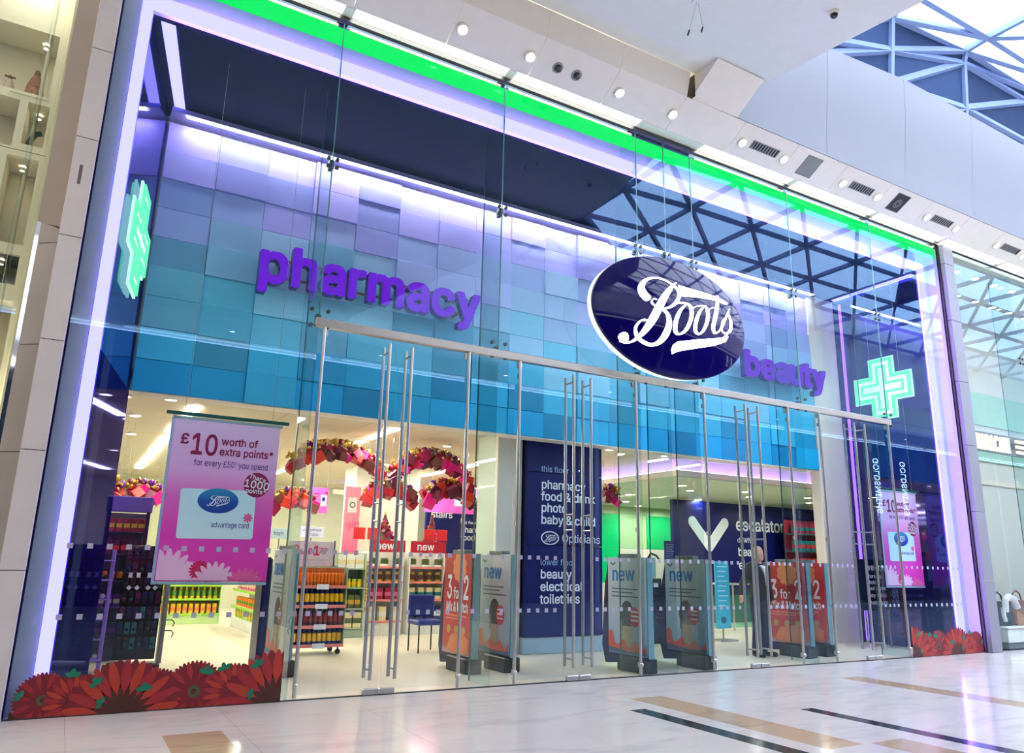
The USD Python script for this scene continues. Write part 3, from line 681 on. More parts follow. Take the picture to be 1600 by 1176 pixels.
# shell that closes the building
sh = sthing('wall_shell', 'building fabric behind and above the shops')
mesh('upper_wall', cat(bx(-24, 62, .3, .6, 9.3, 11.2), bx(-24, 62, -.7, .6, 11.0, 11.1), bx(-24, 9, -.86, .4, 9.78, 16), bx(-24, 5.9, -17, -.9, 15.2, 15.5), bx(5.6, 5.9, -17, .3, 9.6, 15.5)), WHITE, sh)
mesh('shop_deck', cat(bx(-24, 62, .0, 17, 8.9, 9.1), bx(-24, 62, 16.3, 16.6, 0, 9), bx(-24, 62, .3, 17, -.4, -.25)), WHITE, sh)
DAYL = em('tube_white', (1., .95, .80), 60.)
for k, x in enumerate((1.75, 5.05, 8.5)):
    for j in range(6):
        y = 3.6+1.75*j
        if x > 8 and j < 1: continue
        single('ceiling_light', bx(x-.07, x+.07, y, y+1.45, 3.725, 3.742), DAYL, 'long slim recessed light in the shop ceiling, '+['left', 'middle', 'right'][k]+f' row, {ORD[j]} from the front', 'light', ['left', 'middle', 'right'][k]+' row of slim shop ceiling lights')
SHSPOT = em('shop_downlight_lamp', (1., .93, .78), 90.)
SHSPOT2 = em('dropped_ceiling_lamp', (1., .97, .88), 300.)
DLP = [(.75, 3.35), (1.72, 2.75), (1.35, 3.2), (3.05, 2.9), (4.5, 2.85), (5.95, 2.85), (9.4, 3.2), (10.8, 3.15), (1.1, 7.2), (1.0, 5.0), (3.4, 5.6), (6.6, 4.8), (9.7, 5.2), (3.4, 9.5), (6.7, 8.4)]
for k, (x, y) in enumerate(DLP): recessed((x, y, 3.738), (0, 0, -1), .085, f'downlight in the cream shop ceiling, {["front", "rear"][k > 7]} group, {ORD[k if k < 8 else k-8]} of the group', 'downlights in the shop ceiling', SHSPOT)
for k, (x, y) in enumerate([(12.6, 4.6), (13.6, 5.4), (14.8, 4.7), (15.9, 5.6), (17.2, 4.8), (13.2, 7.3), (15.6, 7.2), (18.5, 5.8), (14.6, 9.2), (17.0, 9.2), (20.2, 5.0), (15.9, 10.2), (17.4, 10.3)]):  # the last two lamps are added to brighten the green wall
    recessed((x, y, 3.358), (0, 0, -1), .1, f'round downlight in the pale green dropped shop ceiling, {ORD[k]} of the scatter', 'downlights in the dropped shop ceiling', SHSPOT2)
# columns and walls inside
struct('wall_column', rb(6.68, 7.185, 2.85, 3.6, 0, 3.735, .01), C('column_white', 222, 220, 205, rough=.5, noise=.02), 'white column face beside the navy store guide')
struct('wall_column', rb(6.3, 8.0, 9.3, 10.2, 0, 3.74, .01), MATS['column_white'], 'broad white column in the middle of the shop')
gw = sthing('wall_green', 'far wall of green and pale panels at the right of the shop')
GRN = C('panel_bright_green', 0, 205, 120, rough=.35, noise=.03); GRNP = C('panel_pale_green', 190, 222, 170, rough=.4, noise=.03)
gx = [14.0, 15.75, 16.9, 18.2, 20.0]
for k, (a, b) in enumerate(zip(gx[:-1], gx[1:])):
    m0, m1 = (GRN if k % 2 == 0 else GRNP), (GRN if k == 0 else WHITE)
    mesh('panel', rb(a+.005, b-.005, 11.0, 11.06, 2.02, 3.1, .006), m0, gw); mesh('panel', rb(a+.005, b-.005, 11.0, 11.06, .95, 2.01, .006), m1, gw)
mesh('top_band', bx(12.6, 20, 11.0, 11.08, 3.1, 3.36), GRNP, gw)
mesh('lower_band', bx(12.6, 20, 11.0, 11.08, 0, .94), WHITE, gw)
ew = thing('escalator_wall', 'navy wall panel with a white down arrow and escalator lettering', 'sign', (15.6, 7.3, 0))
mesh('panel', rb(14.7, 21.4, 7.25, 7.4, .75, 3.3, .01), NAVY, ew)
mesh('plinth', bx(14.7, 21.4, 7.27, 7.4, 0, .75), C('plinth_teal', 60, 110, 110, rough=.4), ew)
ar = unary_union([LineString([(-.62, .66), (0, 0), (.62, .66)]).buffer(.15, 8)])
mesh('down_arrow', put(flat(ar, .012), (16.0, 7.25, 2.06)), TXTW, ew)
for s, h, x, z in (('escalator', .34, 17.05, 2.55), ('down to', .15, 17.1, 2.2), ('beauty', .23, 17.1, 1.83), ('electrical', .23, 17.1, 1.46)): tline(ew, s, h, (x, 7.25, z), TXTW, bold=h > .15, d=.006)
nw = thing('directory_wall', 'navy wall panel with white department lettering at the back of the shop', 'sign', (10.6, 12.0, 0))
mesh('panel', rb(9.4, 11.95, 12.0, 12.1, 1.6, 3.12, .01), NAVY, nw)
for s, h, x, z in (('stairs', .2, 9.55, 2.75), ('this floor', .09, 10.55, 2.6), ('pharmacy', .16, 10.55, 2.35), ('food & drink', .16, 10.55, 2.12)): tline(nw, s, h, (x, 12.0, z), TXTW, bold=True, d=.006)
# navy store guide pillar
t = thing('store_guide', 'tall navy store guide panel listing departments on this floor and the lower floor', 'sign', (8.03, 2.75, 0))
mesh('panel', rb(7.21, 8.85, 2.72, 2.80, 3.09, 3.62, .006), NAVY, t); mesh('panel', rb(7.21, 8.85, 2.72, 2.80, 1.815, 3.08, .006), NAVY, t); mesh('panel', rb(7.21, 8.85, 2.72, 2.80, .28, 1.805, .006), NAVY, t)
mesh('body', bx(7.22, 8.84, 2.80, 3.6, .2, 3.7), C('guide_side_navy', 10, 20, 70), t)
mesh('plinth', rb(7.19, 8.87, 2.74, 3.6, 0, .27, .01), C('plinth_pale_blue', 160, 185, 200, rough=.4), t)
G = TXTW
for s, h, z, m_, b in (('this floor', .105, 3.1, 'b', False), ('pharmacy', .15, 2.80, '', True), ('food & drink', .15, 2.59, '', True), ('photo', .15, 2.39, '', True), ('baby & child', .15, 2.18, '', True),
                       ('lower floor', .105, 1.47, 'b', False), ('beauty', .15, 1.245, '', True), ('electrical', .15, 1.035, '', True), ('toiletries', .15, .825, '', True)):
    tline(t, s, h, (7.5, 2.72, z), C('pale_blue_lettering', 150, 190, 225) if m_ else G, bold=b, d=.004)
tline(t, 'Opticians', .14, (7.95, 2.72, 1.87), G, d=.004)
el = affinity.scale(Point(0, 0).buffer(1, 12), .19, .12)
mesh('oval_outline', put(flat(el.difference(affinity.scale(el, .87, .83)), .004), (7.7, 2.72, 1.935)), G, t)
LG = affinity.scale(LOGO, 1/1.53, 1/1.53, origin=(0, 0))
def logo(parent, o, s, mat, fr=None, d=.003): return mesh('script_logo', put(flat(affinity.scale(LG, s, s, origin=(0, 0)).simplify(s*.012), d), o, **(fr or {})), mat, parent)
logo(t, (7.7, 2.72, 1.935), .17, G)

# ------------------------------------------------------------------ hanging points banners
MAG = srgb(236, 60, 186); LIL = srgb(226, 198, 236)
PRT = C('print_plum', 142, 12, 78); PRV = C('print_violet', 84, 60, 150); CARD = ramp_z('card_blue', [(0., srgb(212, 238, 246)), (1., srgb(190, 232, 244))], .4, 1.2)
OVB = ramp_z('oval_print', [(0., srgb(20, 40, 140)), (.5, srgb(16, 80, 170)), (1., srgb(40, 150, 190))], .74, 1.05)
PALEP = C('print_pale_pink', 245, 190, 225); PINKP = C('print_pink', 236, 96, 160); REDP = C('print_crimson', 216, 24, 96)
def petal_flower(cx, cy, r, n=16, w=.2, r0=.25):
    return unary_union([affinity.rotate(affinity.scale(Point(cx, cy+r*.6).buffer(1, 6), r*w, r*.42), 360*k/n, origin=(cx, cy)) for k in range(n)]+[Point(cx, cy).buffer(r*r0)])
def banner(label, x, y, z0, w=1.2, h=1.82, small=False):
    t = thing('hanging_banner', label, 'banner', (x, y, z0))
    g = ramp_z('banner_gradient', [(0., srgb(240, 56, 176)), (.3, MAG), (.52, srgb(232, 108, 196)), (.68, srgb(228, 172, 226)), (1., LIL)], 0., 1.82)
    mesh('sheet', rb(x-w/2, x+w/2, y, y+.012, z0, z0+h, .003), g, t)
    f = y-.001; X = lambda u: x-w/2+u*w; Z = lambda v: z0+v*h
    mesh('top_rail', rb(x-w*.58, x+w*.58, y-.02, y+.03, z0+h+.035, z0+h+.075, .006), C('rail_green', 20, 82, 76, rough=.3), t)
    mesh('top_clip', tube((x-w/2-.02, y+.005, z0+h+.01), (x+w/2+.02, y+.005, z0+h+.01), .018, 10), C('clip_grey', 150, 180, 190, rough=.3), t)
    mesh('side_edge', bx(x-w/2-.03, x-w/2, y, y+.012, z0-.02, z0+h), C('edge_pale_blue', 160, 180, 215), t)
    mesh('bottom_rail', tube((x-w/2-.03, y+.005, z0-.02), (x+w/2, y+.005, z0-.02), .018, 10), MATS['clip_grey'], t)
    def pic(name, shp, mat, lay=1): return mesh(name, put(flat(shp, .0015), (X(0), f-.0012*lay+.0015, z0)), mat, t)
    S = lambda g_: affinity.scale(g_, w/1.2, h/1.82, origin=(0, 0))
    pic('card_picture', S(affinity.rotate(sbox(.16, .47, .99, 1.03).buffer(-.03).buffer(.03), 1.0)), CARD)
    pic('oval_print', S(affinity.scale(Point(.57, .90).buffer(1, 16), .225, .142)), OVB, 2)
    logo(t, (X(.57/1.2), f-.003, z0+.90*h/1.82), .165*w/1.2, TXTW, d=.001)
    pic('round_badge', S(Point(.98, 1.11).buffer(.145)), PRT, 2)
    for s, hh, u, v, sl_ in (("That's", .05, .98, 1.165, -.25), ('1000', .085, .98, 1.07, -.12), ('points*', .05, .98, 1.01, -.05)): tline(t, s, hh, (X(u/1.2), f-.002, Z(v/1.82)), TXTW, bold=True, cen=True, slope=sl_, d=.0015)
    for s, hh, u, v, m_, b in (('£', .115, .08, 1.53, PRT, True), ('10', .235, .185, 1.42, PRT, True), ('worth of', .085, .53, 1.55, PRT, True), ('extra points*', .085, .52, 1.43, PRT, True), ("for every £50' you spend", .072, .26, 1.29, PRV, False), ('advantage card', .062, .52, .60, PRV, False)):
        q = dict(width={'extra points*': .62, 'worth of': .42, "for every £50' you spend": .83, 'advantage card': .42, '10': .31}.get(s, None)) if s != '£' else {}
        if q.get('width'): q['width'] *= w/1.2
        tline(t, s, hh*h/1.82, (X(u/1.2), f-.002, Z(v/1.82)), m_, bold=b, d=.0015, **q)
    pic('flower_emblem', S(petal_flower(.92, .72, .055, 8, .22)), PINKP, 2)
    clip = sbox(0, 0, 1.2, .62)
    for lay, (cx, cy, r, mt) in enumerate(((.12, .05, .30, PALEP), (.32, .02, .2, PALEP), (.45, .12, .11, REDP), (.62, -.02, .24, PALEP), (.95, -.06, .22, PINKP)), 1):
        pic('flower_print', S(petal_flower(cx, cy, r, 18, .13).intersection(sbox(.01, .01, 1.19, 1))), mt, lay)
    tline(t, 'visit www.boots.com', .032*h/1.82, (X(.76/1.2), f-.002, Z(.035/1.82)), TXTW, d=.001, width=.34*w/1.2)
    return t
banner('pink points banner hanging inside the left end of the shopfront', 1.78, .62, 1.22)
banner('pink points banner hanging at the right end of the shopfront, beside the welcome board', 14.68, .62, 1.22)
ts = thing('window_spot', 'wire-thin hanging rail that carries the left pink banner', 'rail', (1.78, .62, 3.1)) if False else None
for x, lab in ((1.78, 'left'), (14.68, 'right')):
    for dx in (-.5, .5): single('hanging_wire', tube((x+dx, .625, 3.115), (x+dx, .625, 7.735), .003, 5), C('wire_grey', 150, 150, 145), f'thin wire carrying the {lab} pink banner, its {"left" if dx < 0 else "right"} end', 'wire')
t = thing('welcome_board', 'dark board reading welcome with department lettering, low at the right end', 'sign', (14.75, 1.35, 0))
mesh('board', rb(14.25, 15.3, 1.35, 1.39, .72, 1.72, .006), C('board_dark_teal', 16, 36, 60, rough=.2), t)
mesh('stand', cat(tube((14.4, 1.37, 0), (14.4, 1.37, .74), .018, 8), tube((15.15, 1.37, 0), (15.15, 1.37, .74), .018, 8)), STEEL, t)
for s, h, z in (('welcome', .13, 1.5), ('pharmacy', .075, 1.35), ('photo', .075, 1.23), ('food & drink', .075, 1.11), ('baby & child', .075, .97), ('photographs', .075, .83)): tline(t, s, h, (14.5, 1.35, z), TXTW, d=.003)

# ================================================================== SHOP INTERIOR: things
# security gates: navy antenna body, advertising panels on both faces, dark foot
AD_GREY = ramp_z('ad_new_field', [(0., srgb(120, 140, 170)), (.12, srgb(150, 170, 190)), (1., srgb(196, 204, 208))], .2, 1.62)
AD_RED = ramp_z('ad_red_field', [(0., srgb(170, 168, 175)), (.08, srgb(186, 90, 70)), (.3, srgb(200, 70, 60)), (.7, srgb(178, 34, 40)), (1., srgb(196, 60, 48))], .2, 1.62)
ADBLUE = C('ad_blue', 20, 120, 190); ADTXT = C('ad_small_text', 90, 105, 120); ADHAIR = C('ad_brown', 52, 46, 34); ADSKIN = C('ad_tan', 176, 156, 118); ADRED = C('ad_red', 196, 40, 44)
ADORG = C('ad_orange_red', 206, 84, 52); ADBAND = C('ad_slate', 74, 92, 128); ADGOLD = C('ad_gold', 190, 160, 90); ADPEACH = C('ad_peach', 226, 140, 90)
GATEB = C('gate_navy', 22, 26, 74, rough=.35); GATEF = C('gate_foot', 44, 46, 42, rough=.5); ACRY = C('gate_edge_cyan', 110, 150, 160, rough=.15)
def ad_art(parent, kind, face, side, y0, y1):
    """art on one face of a gate; side -1 faces -x (reads towards -y), +1 faces +x"""
    fr = LEFT if side < 0 else RIGHT
    ya = y1 if side < 0 else y0
    def S(name, shp, mat, lay=1): return mesh(name, put(flat(shp, .002), (face+side*(.0015*lay-.0015), ya, 0), **fr), mat, parent)
    def T(s, h, u, z, mat, b=True, w=None): return tline(parent, s, h, (face+side*.003, ya-u if side < 0 else ya+u, z), mat, fr, bold=b, d=.002, width=w)
    if kind == 'new':
        T('new', .2, .1, 1.27, ADBLUE, w=.55)
        S('smile_mark', LineString([(.08, 1.53), (.13, 1.5), (.18, 1.53)]).buffer(.012), ADTXT)
        for k, (u, w, z) in enumerate(((.1, .62, 1.14), (.1, .5, 1.09), (.1, .7, 1.03))): S('text_rule', sbox(u, z, u+w, z+.018), ADTXT)
        S('hair_picture', unary_union([affinity.scale(Point(.46, .78).buffer(1, 12), .15, .2), sbox(.33, .55, .55, .75)]), ADHAIR)
        S('arm_picture', Polygon([(.36, .33), (.35, .62), (.58, .62), (.55, .33)]), ADSKIN, 2)
        S('red_badge', affinity.scale(Point(.64, .76).buffer(1, 16), .12, .14), ADRED, 3)
        for k in range(3): S('badge_rule', sbox(.56, .70+.06*k, .72, .72+.06*k), TXTW, 4)
        ws = [(0.01, .30)]+[(u, .40+.05*math.sin(u*22)-.06*u+(.10 if u < .12 else 0)) for u in np.linspace(.01, .89, 26)]+[(.89, .27), (.5, .25)]
        S('orange_wave', Polygon(ws).buffer(0), ADORG, 3)
        S('slate_band', Polygon([(.01, .235), (.01, .31), (.5, .26), (.89, .28), (.89, .235)]), ADBAND, 4)
    else:
        S('flower_picture', unary_union([petal_flower(.5, 1.42, .22, 10, .3).intersection(sbox(0, 1.0, .9, 1.6))]), ADPEACH)
        T('3', .32, .1, .98, TXTW, w=.17); T('for', .15, .33, .98, TXTW, w=.22); T('2', .32, .63, .98, TXTW, w=.17)
        T('Mix & Match', .13, .1, .80, TXTW, w=.7)
        S('text_rule', sbox(.1, .73, .75, .75), ADPEACH); S('text_rule', sbox(.1, .69, .65, .705), ADPEACH)
        for k in range(3): S('gold_square', Point(.2+.24*k, .55).buffer(.06, 2), ADGOLD)
        S('orange_swirl', Polygon([(.2, .3), (.3, .45), (.6, .5), (.8, .42), (.78, .28), (.4, .25)]).buffer(.03), ADPEACH, 2)
def gate(x, y0, kind, label, w=.9, art=True, loc_label=None):
    t = thing('security_gate', label, 'security gate', (x, y0+w/2, 0))
    y1 = y0+w
    body = Polygon([(y0-.02, .16), (y1+.12, .05), (y1+.2, .3), (y1+.17, .7), (y1+.12, 1.2), (y1+.02, 1.58), (y0, 1.6)]).buffer(-.03).buffer(.03)
    mesh('antenna_body', put(flat(body, .066), (x-.033, 0, 0), (0, 1, 0), (0, 0, 1)), GATEB, t)
    mesh('foot', rb(x-.13, x+.13, y0+.0, y1-.28, 0, .2, .015), GATEF, t)
    fld = AD_GREY if kind == 'new' else AD_RED
    for s in (-1, 1):
        p = mesh('advert_panel', rb(x+s*.05-.015, x+s*.05+.015, y0, y1, .215, 1.61, .006), fld, t)
        if art: ad_art(p, kind, x+s*.065, s, y0, y1)
    mesh('clear_edge', cat(bx(x-.05, x+.05, y0-.02, y0-.004, .2, 1.61)), ACRY, t)
    mesh('cap', cat(rb(x-.07, x+.07, y0+.25, y1-.25, 1.6, 1.665, .01)), C('gate_cap', 120, 128, 124), t)
    return t
gate(5.37, 1.03, 'red', 'security gate with a red 3 for 2 panel, nearest the left doors')
gate(5.95, .97, 'new', 'security gate with a pale blue new panel, just right of the left red gate')
gate(7.74, .12, 'new', 'security gate with a grey new panel, right of the store guide')
gate(8.92, .14, 'new', 'security gate with a grey new panel, partly behind the middle glass fins')
gate(11.72, .55, 'red', 'security gate with a red 3 for 2 panel, just right of the man')
gate(12.3, .62, 'red', 'security gate with a red 3 for 2 panel, farthest right')
t = thing('gate_post', 'slim dark navy gate post standing alone under the left pink banner', 'security gate', (2.62, 1.75, 0))
mesh('antenna_body', rb(2.57, 2.68, 1.62, 2.05, .02, 1.5, .03), GATEB, t); mesh('foot', rb(2.54, 2.71, 1.58, 2.09, 0, .06, .01), GATEF, t)
gate(2.97, 1.66, 'new', 'security gate with a blue new panel seen almost edge-on, right of the left pink banner')

# ---- goods: prototypes are built once and referenced
def proto_bottle(name, label, cat_, o, h, r, col, capc, group, neck=.45, rz=0.):
    t = thing(name, label, cat_, (o[0], o[1], o[2]+.0012), rz, group, world=False)
    bh = h*.74
    mesh('bottle_body', lathe([(0, 0), (r*.92, 0), (r, .01), (r, bh*.85), (r*.8, bh*.95), (r*neck, bh), (0, bh)], 10), col, t, 40)
    mesh('cap', lathe([(0, bh-.002), (r*neck*1.08, bh-.002), (r*neck, h), (0, h)], 10), capc, t)
    mesh('wrap_label', lathe([(r*1.012, bh*.03), (r*1.012, bh*.30)], 10), pm('wrap_'+name, (.75, .72, .66)) if False else capc, t)
    return t
def proto_box(name, label, cat_, o, w, d, h, col, bandc, group, rz=0.):
    t = thing(name, label, cat_, (o[0], o[1], o[2]+.0012), rz, group, world=False)
    mesh('carton', rb(-w/2, w/2, -d/2, d/2, 0, h, .004), col, t)
    mesh('printed_band', bx(-w/2-.0015, w/2+.0015, -d/2-.0015, d/2+.0015, h*.3, h*.62), bandc, t)
    return t
def row_of(first, xs_, y, z, jitter=.0, rr=random.Random(3), back=None):
    base = first.GetCustomData()['label'].split(', first')[0]
    tag(first, f'{base}, first from the left')
    for k, x in enumerate(xs_):
        copy(first, (x, y+rr.uniform(-jitter, jitter), z+.0012), rr.uniform(-.15, .15) if jitter else 0, base+(f', {back}, ' if back else ', ')+f'{ORD[k+(0 if back else 1)]} from the left')
def rowy_of(first, x, ys_, z, rz=-PI/2):
    base = first.GetCustomData()['label']; tag(first, f'{base}, first from the front')
    for k, y in enumerate(ys_): copy(first, (x, y, z+.0012), rz, f'{base}, {ORD[k+1]} from the front')
COL = {k: C('goods_'+k, *v, rough=.35) for k, v in dict(orange=(240, 120, 20), amber=(196, 92, 24), yellow=(242, 190, 20), blue=(20, 50, 110), rust=(150, 52, 34), brown=(92, 50, 34), white=(226, 226, 218), cream=(226, 210, 160), green=(90, 150, 50), lime=(170, 200, 40),
       red=(196, 30, 40), crimson=(150, 20, 50), pink=(222, 90, 140), gold=(196, 150, 50), olive=(84, 96, 44), black=(22, 20, 22), navy=(24, 28, 84), teal=(30, 110, 110), purple=(96, 40, 130), plum=(86, 24, 70), silver=(170, 172, 176), sky=(120, 170, 210)).items()}
SHELFP = C('shelf_edge_pink', 226, 130, 120, rough=.4); SHELFG = C('shelf_green', 150, 168, 146, rough=.45); SHELFW = C('shelf_white', 222, 222, 214, rough=.45); TAGW = C('price_tag', 226, 228, 238)
WOODD = C('shelf_dark', 40, 36, 34)
# promotional trolley
tx0, tx1, ty = 3.5, 4.42, 3.85
t = thing('promotion_trolley', 'wheeled promotion trolley packed with bottles under a 2 for sign', 'trolley', ((tx0+tx1)/2, ty+.25, 0))
for z in (.15, .44, .755, 1.06):
    mesh('shelf', rb(tx0, tx1, ty-.02, ty+.5, z-.025, z, .004), SHELFG, t)
    mesh('shelf_lip', rb(tx0-.01, tx1+.01, ty-.035, ty-.02, z-.035, z+.015, .003), SHELFP, t)
    mesh('price_card', rb(tx0+.42, tx0+.62, ty-.042, ty-.036, z-.05, z+.03, .002), TAGW, t)
mesh('back_panel', rb(tx0, tx1, ty+.5, ty+.52, .12, 1.38, .004), SHELFG, t)
for x in (tx0-.012, tx1+.0): mesh('side_post', rb(x, x+.014, ty-.02, ty+.52, .12, 1.36, .003), SHELFG, t)
for x in (tx0+.08, tx1-.06):
    for y in (ty+.03, ty+.44): mesh('castor', cat(tube((x, y-.016, .042), (x, y+.016, .042), .042, 14), tube((x, y, .05), (x, y, .13), .014, 8)), BLACK, t)
t = thing('offer_board', 'white offer board reading 2 for £1.79 on top of the promotion trolley', 'sign', (3.9, ty+.3, 1.37))
mesh('board', rb(tx0+.0, tx0+.76, ty+.28, ty+.3, 1.37, 1.78, .004), C('board_white', 220, 205, 215), t)
mesh('frame_edge', bx(tx0+.76, tx0+.775, ty+.275, ty+.305, 1.37, 1.79), BLACK, t)
tline(t, '2', .17, (tx0+.03, ty+.28, 1.54), REDP, bold=True, d=.003); tline(t, 'for', .07, (tx0+.15, ty+.28, 1.56), REDP, bold=True, d=.003); tline(t, '£', .09, (tx0+.31, ty+.28, 1.57), REDP, bold=True, d=.003); tline(t, '1', .15, (tx0+.39, ty+.28, 1.55), REDP, bold=True, d=.003); tline(t, '.79', .09, (tx0+.46, ty+.28, 1.58), REDP, d=.003)
mesh('print_rule', bx(tx0+.1, tx0+.68, ty+.277, ty+.28, 1.47, 1.478), C('pale_print', 190, 170, 185), t)
for nm, z, n, h, r, c1, c2, what, rowt in (('orange_bottle', 1.06, 15, .285, .029, 'orange', 'amber', 'orange bottle', 'top row'), ('blue_yellow_bottle', .755, 11, .26, .039, 'yellow', 'blue', 'yellow navy-capped bottle', 'second row'),
                                     ('rust_bottle', .44, 11, .27, .037, 'rust', 'brown', 'rust-brown bottle', 'third row'), ('amber_bottle', .15, 11, .25, .038, 'yellow', 'blue', 'amber navy-capped bottle', 'bottom row')):
    xs_ = np.linspace(tx0+.05, tx1-.05, n)
    f0 = proto_bottle(nm, f'{what} on the trolley, {rowt}', 'bottle', (xs_[0], ty+.05, z), h, r, COL[c1], COL[c2], f'bottles in the {rowt} of the promotion trolley')
    row_of(f0, xs_[1:], ty+.05, z); row_of(f0, xs_, ty+.15, z, back='behind')

# shelving units
def unit(label, x0, x1, y, d, h, shelves, mat, lip=None, header=None, cat_='shelving', nm='shelf_unit', tags=True):
    t = thing(nm, label, cat_, ((x0+x1)/2, y+d/2, 0))
    mesh('back_panel', rb(x0, x1, y+d-.02, y+d, 0, h, .004), mat, t)
    for x in (x0-.012, x1-.012): mesh('side_panel', rb(x, x+.024, y, y+d, 0, h, .004), mat, t)
    mesh('base', rb(x0, x1, y, y+d, 0, max(.04, shelves[0]-.03), .004), mat, t)
    for z in shelves:
        mesh('shelf', rb(x0, x1, y-.01, y+d, z-.025, z, .003), mat, t)
        if lip: mesh('shelf_lip', rb(x0, x1, y-.022, y-.01, z-.035, z+.008, .002), lip, t)
    if header:
        z0, z1, m_, s = header
        mesh('header_board', rb(x0-.01, x1+.01, y-.03, y, z0, z1, .004), m_, t)
        if s: tline(t, s, (z1-z0)*.62, (x0+.12, y-.03, z0+(z1-z0)*.22), TXTW, bold=True, d=.003)
    return t
# green rack beside the trolley
unit('pale green rack with white cartons on top, behind the promotion trolley', 5.02, 5.62, 6.3, .45, 1.62, [.18, .55, .95, 1.32], SHELFG)
f0 = proto_box('white_carton', 'white carton atop the pale green rack', 'carton', (5.13, 6.45, 1.32), .17, .16, .27, COL['white'], COL['cream'], 'white cartons on the pale green rack')
row_of(f0, (5.32, 5.51), 6.45, 1.32)
f0 = proto_bottle('yellow_tub', 'small yellow tub on the second shelf of the pale green rack', 'tub', (5.1, 6.42, .95), .16, .05, COL['yellow'], COL['lime'], 'yellow tubs on the pale green rack', .8); row_of(f0, (5.21, 5.32, 5.43, 5.54), 6.42, .95)
f0 = proto_box('green_carton', 'olive green carton on the third shelf of the pale green rack', 'carton', (5.12, 6.44, .55), .11, .14, .26, COL['olive'], COL['gold'], 'olive cartons on the pale green rack'); row_of(f0, (5.25, 5.38, 5.51), 6.44, .55)
f0 = proto_box('tan_carton', 'tan carton on the lowest shelf of the pale green rack', 'carton', (5.14, 6.44, .18), .16, .2, .3, COL['cream'], COL['olive'], 'tan cartons on the pale green rack'); row_of(f0, (5.33, 5.52), 6.44, .18)
# red-headed gift shelves
for k, (xa, xb, lab) in enumerate(((5.78, 6.55, 'red-headed gift shelves left of the inner door rails'), (6.7, 7.5, 'red-headed gift shelves just left of the blue chair and red gate'))):
    unit(lab, xa, xb, 6.6, .45, 1.66, [.28, .70, 1.06, 1.36], SHELFW, SHELFP, (1.66, 1.90, C('header_red', 186, 20, 44), 'new' if k else 'new'))
    for z, nm, kind, w, h, c1, c2 in ((1.36, 'green_jar', 'b', .085, .24, 'olive', 'white'), (1.06, 'brown_jar', 'b', .07, .2, 'brown', 'gold'), (.70, 'gift_carton', 'c', .13, .24, 'crimson' if not k else 'cream', 'pink' if not k else 'teal'), (.28, 'blue_carton', 'c', .15, .28, 'navy' if k else 'cream', 'white')):
        n = int((xb-xa-.1)/(w*2+.02)) if kind == 'b' else int((xb-xa-.1)/(w+.02))
        xs_ = np.linspace(xa+.1, xb-.1, n); L = f'{nm.replace("_", " ")} on the '+{1.36: 'top', 1.06: 'second', .70: 'third', .28: 'bottom'}[z]+f' shelf of the {"right" if k else "left"} gift shelves'
        f0 = proto_bottle(nm, L, 'jar', (xs_[0], 6.72, z), h, w, COL[c1], COL[c2], L.replace(' on', 's on', 1), .8) if kind == 'b' else proto_box(nm, L, 'carton', (xs_[0], 6.72, z), w, .14, h, COL[c1], COL[c2], L.replace(' on', 's on', 1))
        row_of(f0, xs_[1:], 6.72, z)
t = thing('gold_garland', 'gold foil garland hanging down the left edge of the left gift shelves', 'garland', (5.72, 6.5, 0))
GOLD = pm('gold_foil', (.75, .5, .15), rough=.3, metal=.9, noise=.2, scale=30)
mesh('foil', cat([sph((5.73+.02*math.sin(i*2.1), 6.54+.02*math.cos(i*1.7), .5+i*.045), .035, 5) for i in range(22)]), GOLD, t)
for k, (xa, z, n) in enumerate(((5.42, 1.9, 2), (7.0, 1.92, 2))):
    for q in range(n):
        tt = single('offer_card', rb(xa+q*.3, xa+q*.3+.25, 6.62, 6.63, z, z+.24, .003), C('card_red', 214, 40, 40), f'small red offer card above the {"right" if k else "left"} gift shelves, {"right" if q else "left"} one of two', 'sign')
# long low shelf run on the left, and the chiller behind
unit('low bright chilled cabinet with drinks, under the left pink banner', 2.25, 3.6, 10.3, .7, 1.9, [.22, .55, .85, 1.2, 1.5], C('chiller_green', 190, 220, 150, rough=.4), C('shelf_lime', 150, 205, 60), None, 'chilled cabinet', 'chilled_cabinet')
for z, nm, c1, c2 in ((.22, 'juice_carton', 'yellow', 'orange'), (.55, 'drink_bottle', 'green', 'yellow'), (.85, 'dark_drink_bottle', 'brown', 'red'), (1.2, 'water_bottle', 'sky', 'white')):
    xs_ = np.linspace(2.36, 3.5, 10); L = f'{nm.replace("_", " ")} in the chilled cabinet'
    f0 = proto_box(nm, L, 'carton', (xs_[0], 10.42, z), .085, .1, .22, COL[c1], COL[c2], L.replace(' in', 's in', 1)) if 'carton' in nm else proto_bottle(nm, L, 'bottle', (xs_[0], 10.42, z), .25, .042, COL[c1], COL[c2], L.replace(' in', 's in', 1))
    row_of(f0, xs_[1:], 10.42, z)
t = thing('low_shelf_run', 'low white shelf run with green edges receding into the shop, left of the blue gate', 'shelving', (3.95, 8.1, 0))
mesh('base', rb(3.75, 4.15, 6.75, 9.7, 0, .2, .01), SHELFW, t); mesh('back_panel', rb(4.1, 4.15, 6.75, 9.7, .2, 1.35, .005), SHELFW, t)
for z in (.45, .8, 1.15): mesh('shelf', rb(3.75, 4.1, 6.75, 9.7, z-.02, z, .004), SHELFW, t); mesh('shelf_lip', rb(3.735, 3.75, 6.75, 9.7, z-.04, z+.01, .003), C('shelf_lime', 150, 205, 60), t)
mesh('end_panel', rb(3.74, 4.15, 6.72, 6.75, 0, 1.35, .005), SHELFG, t)
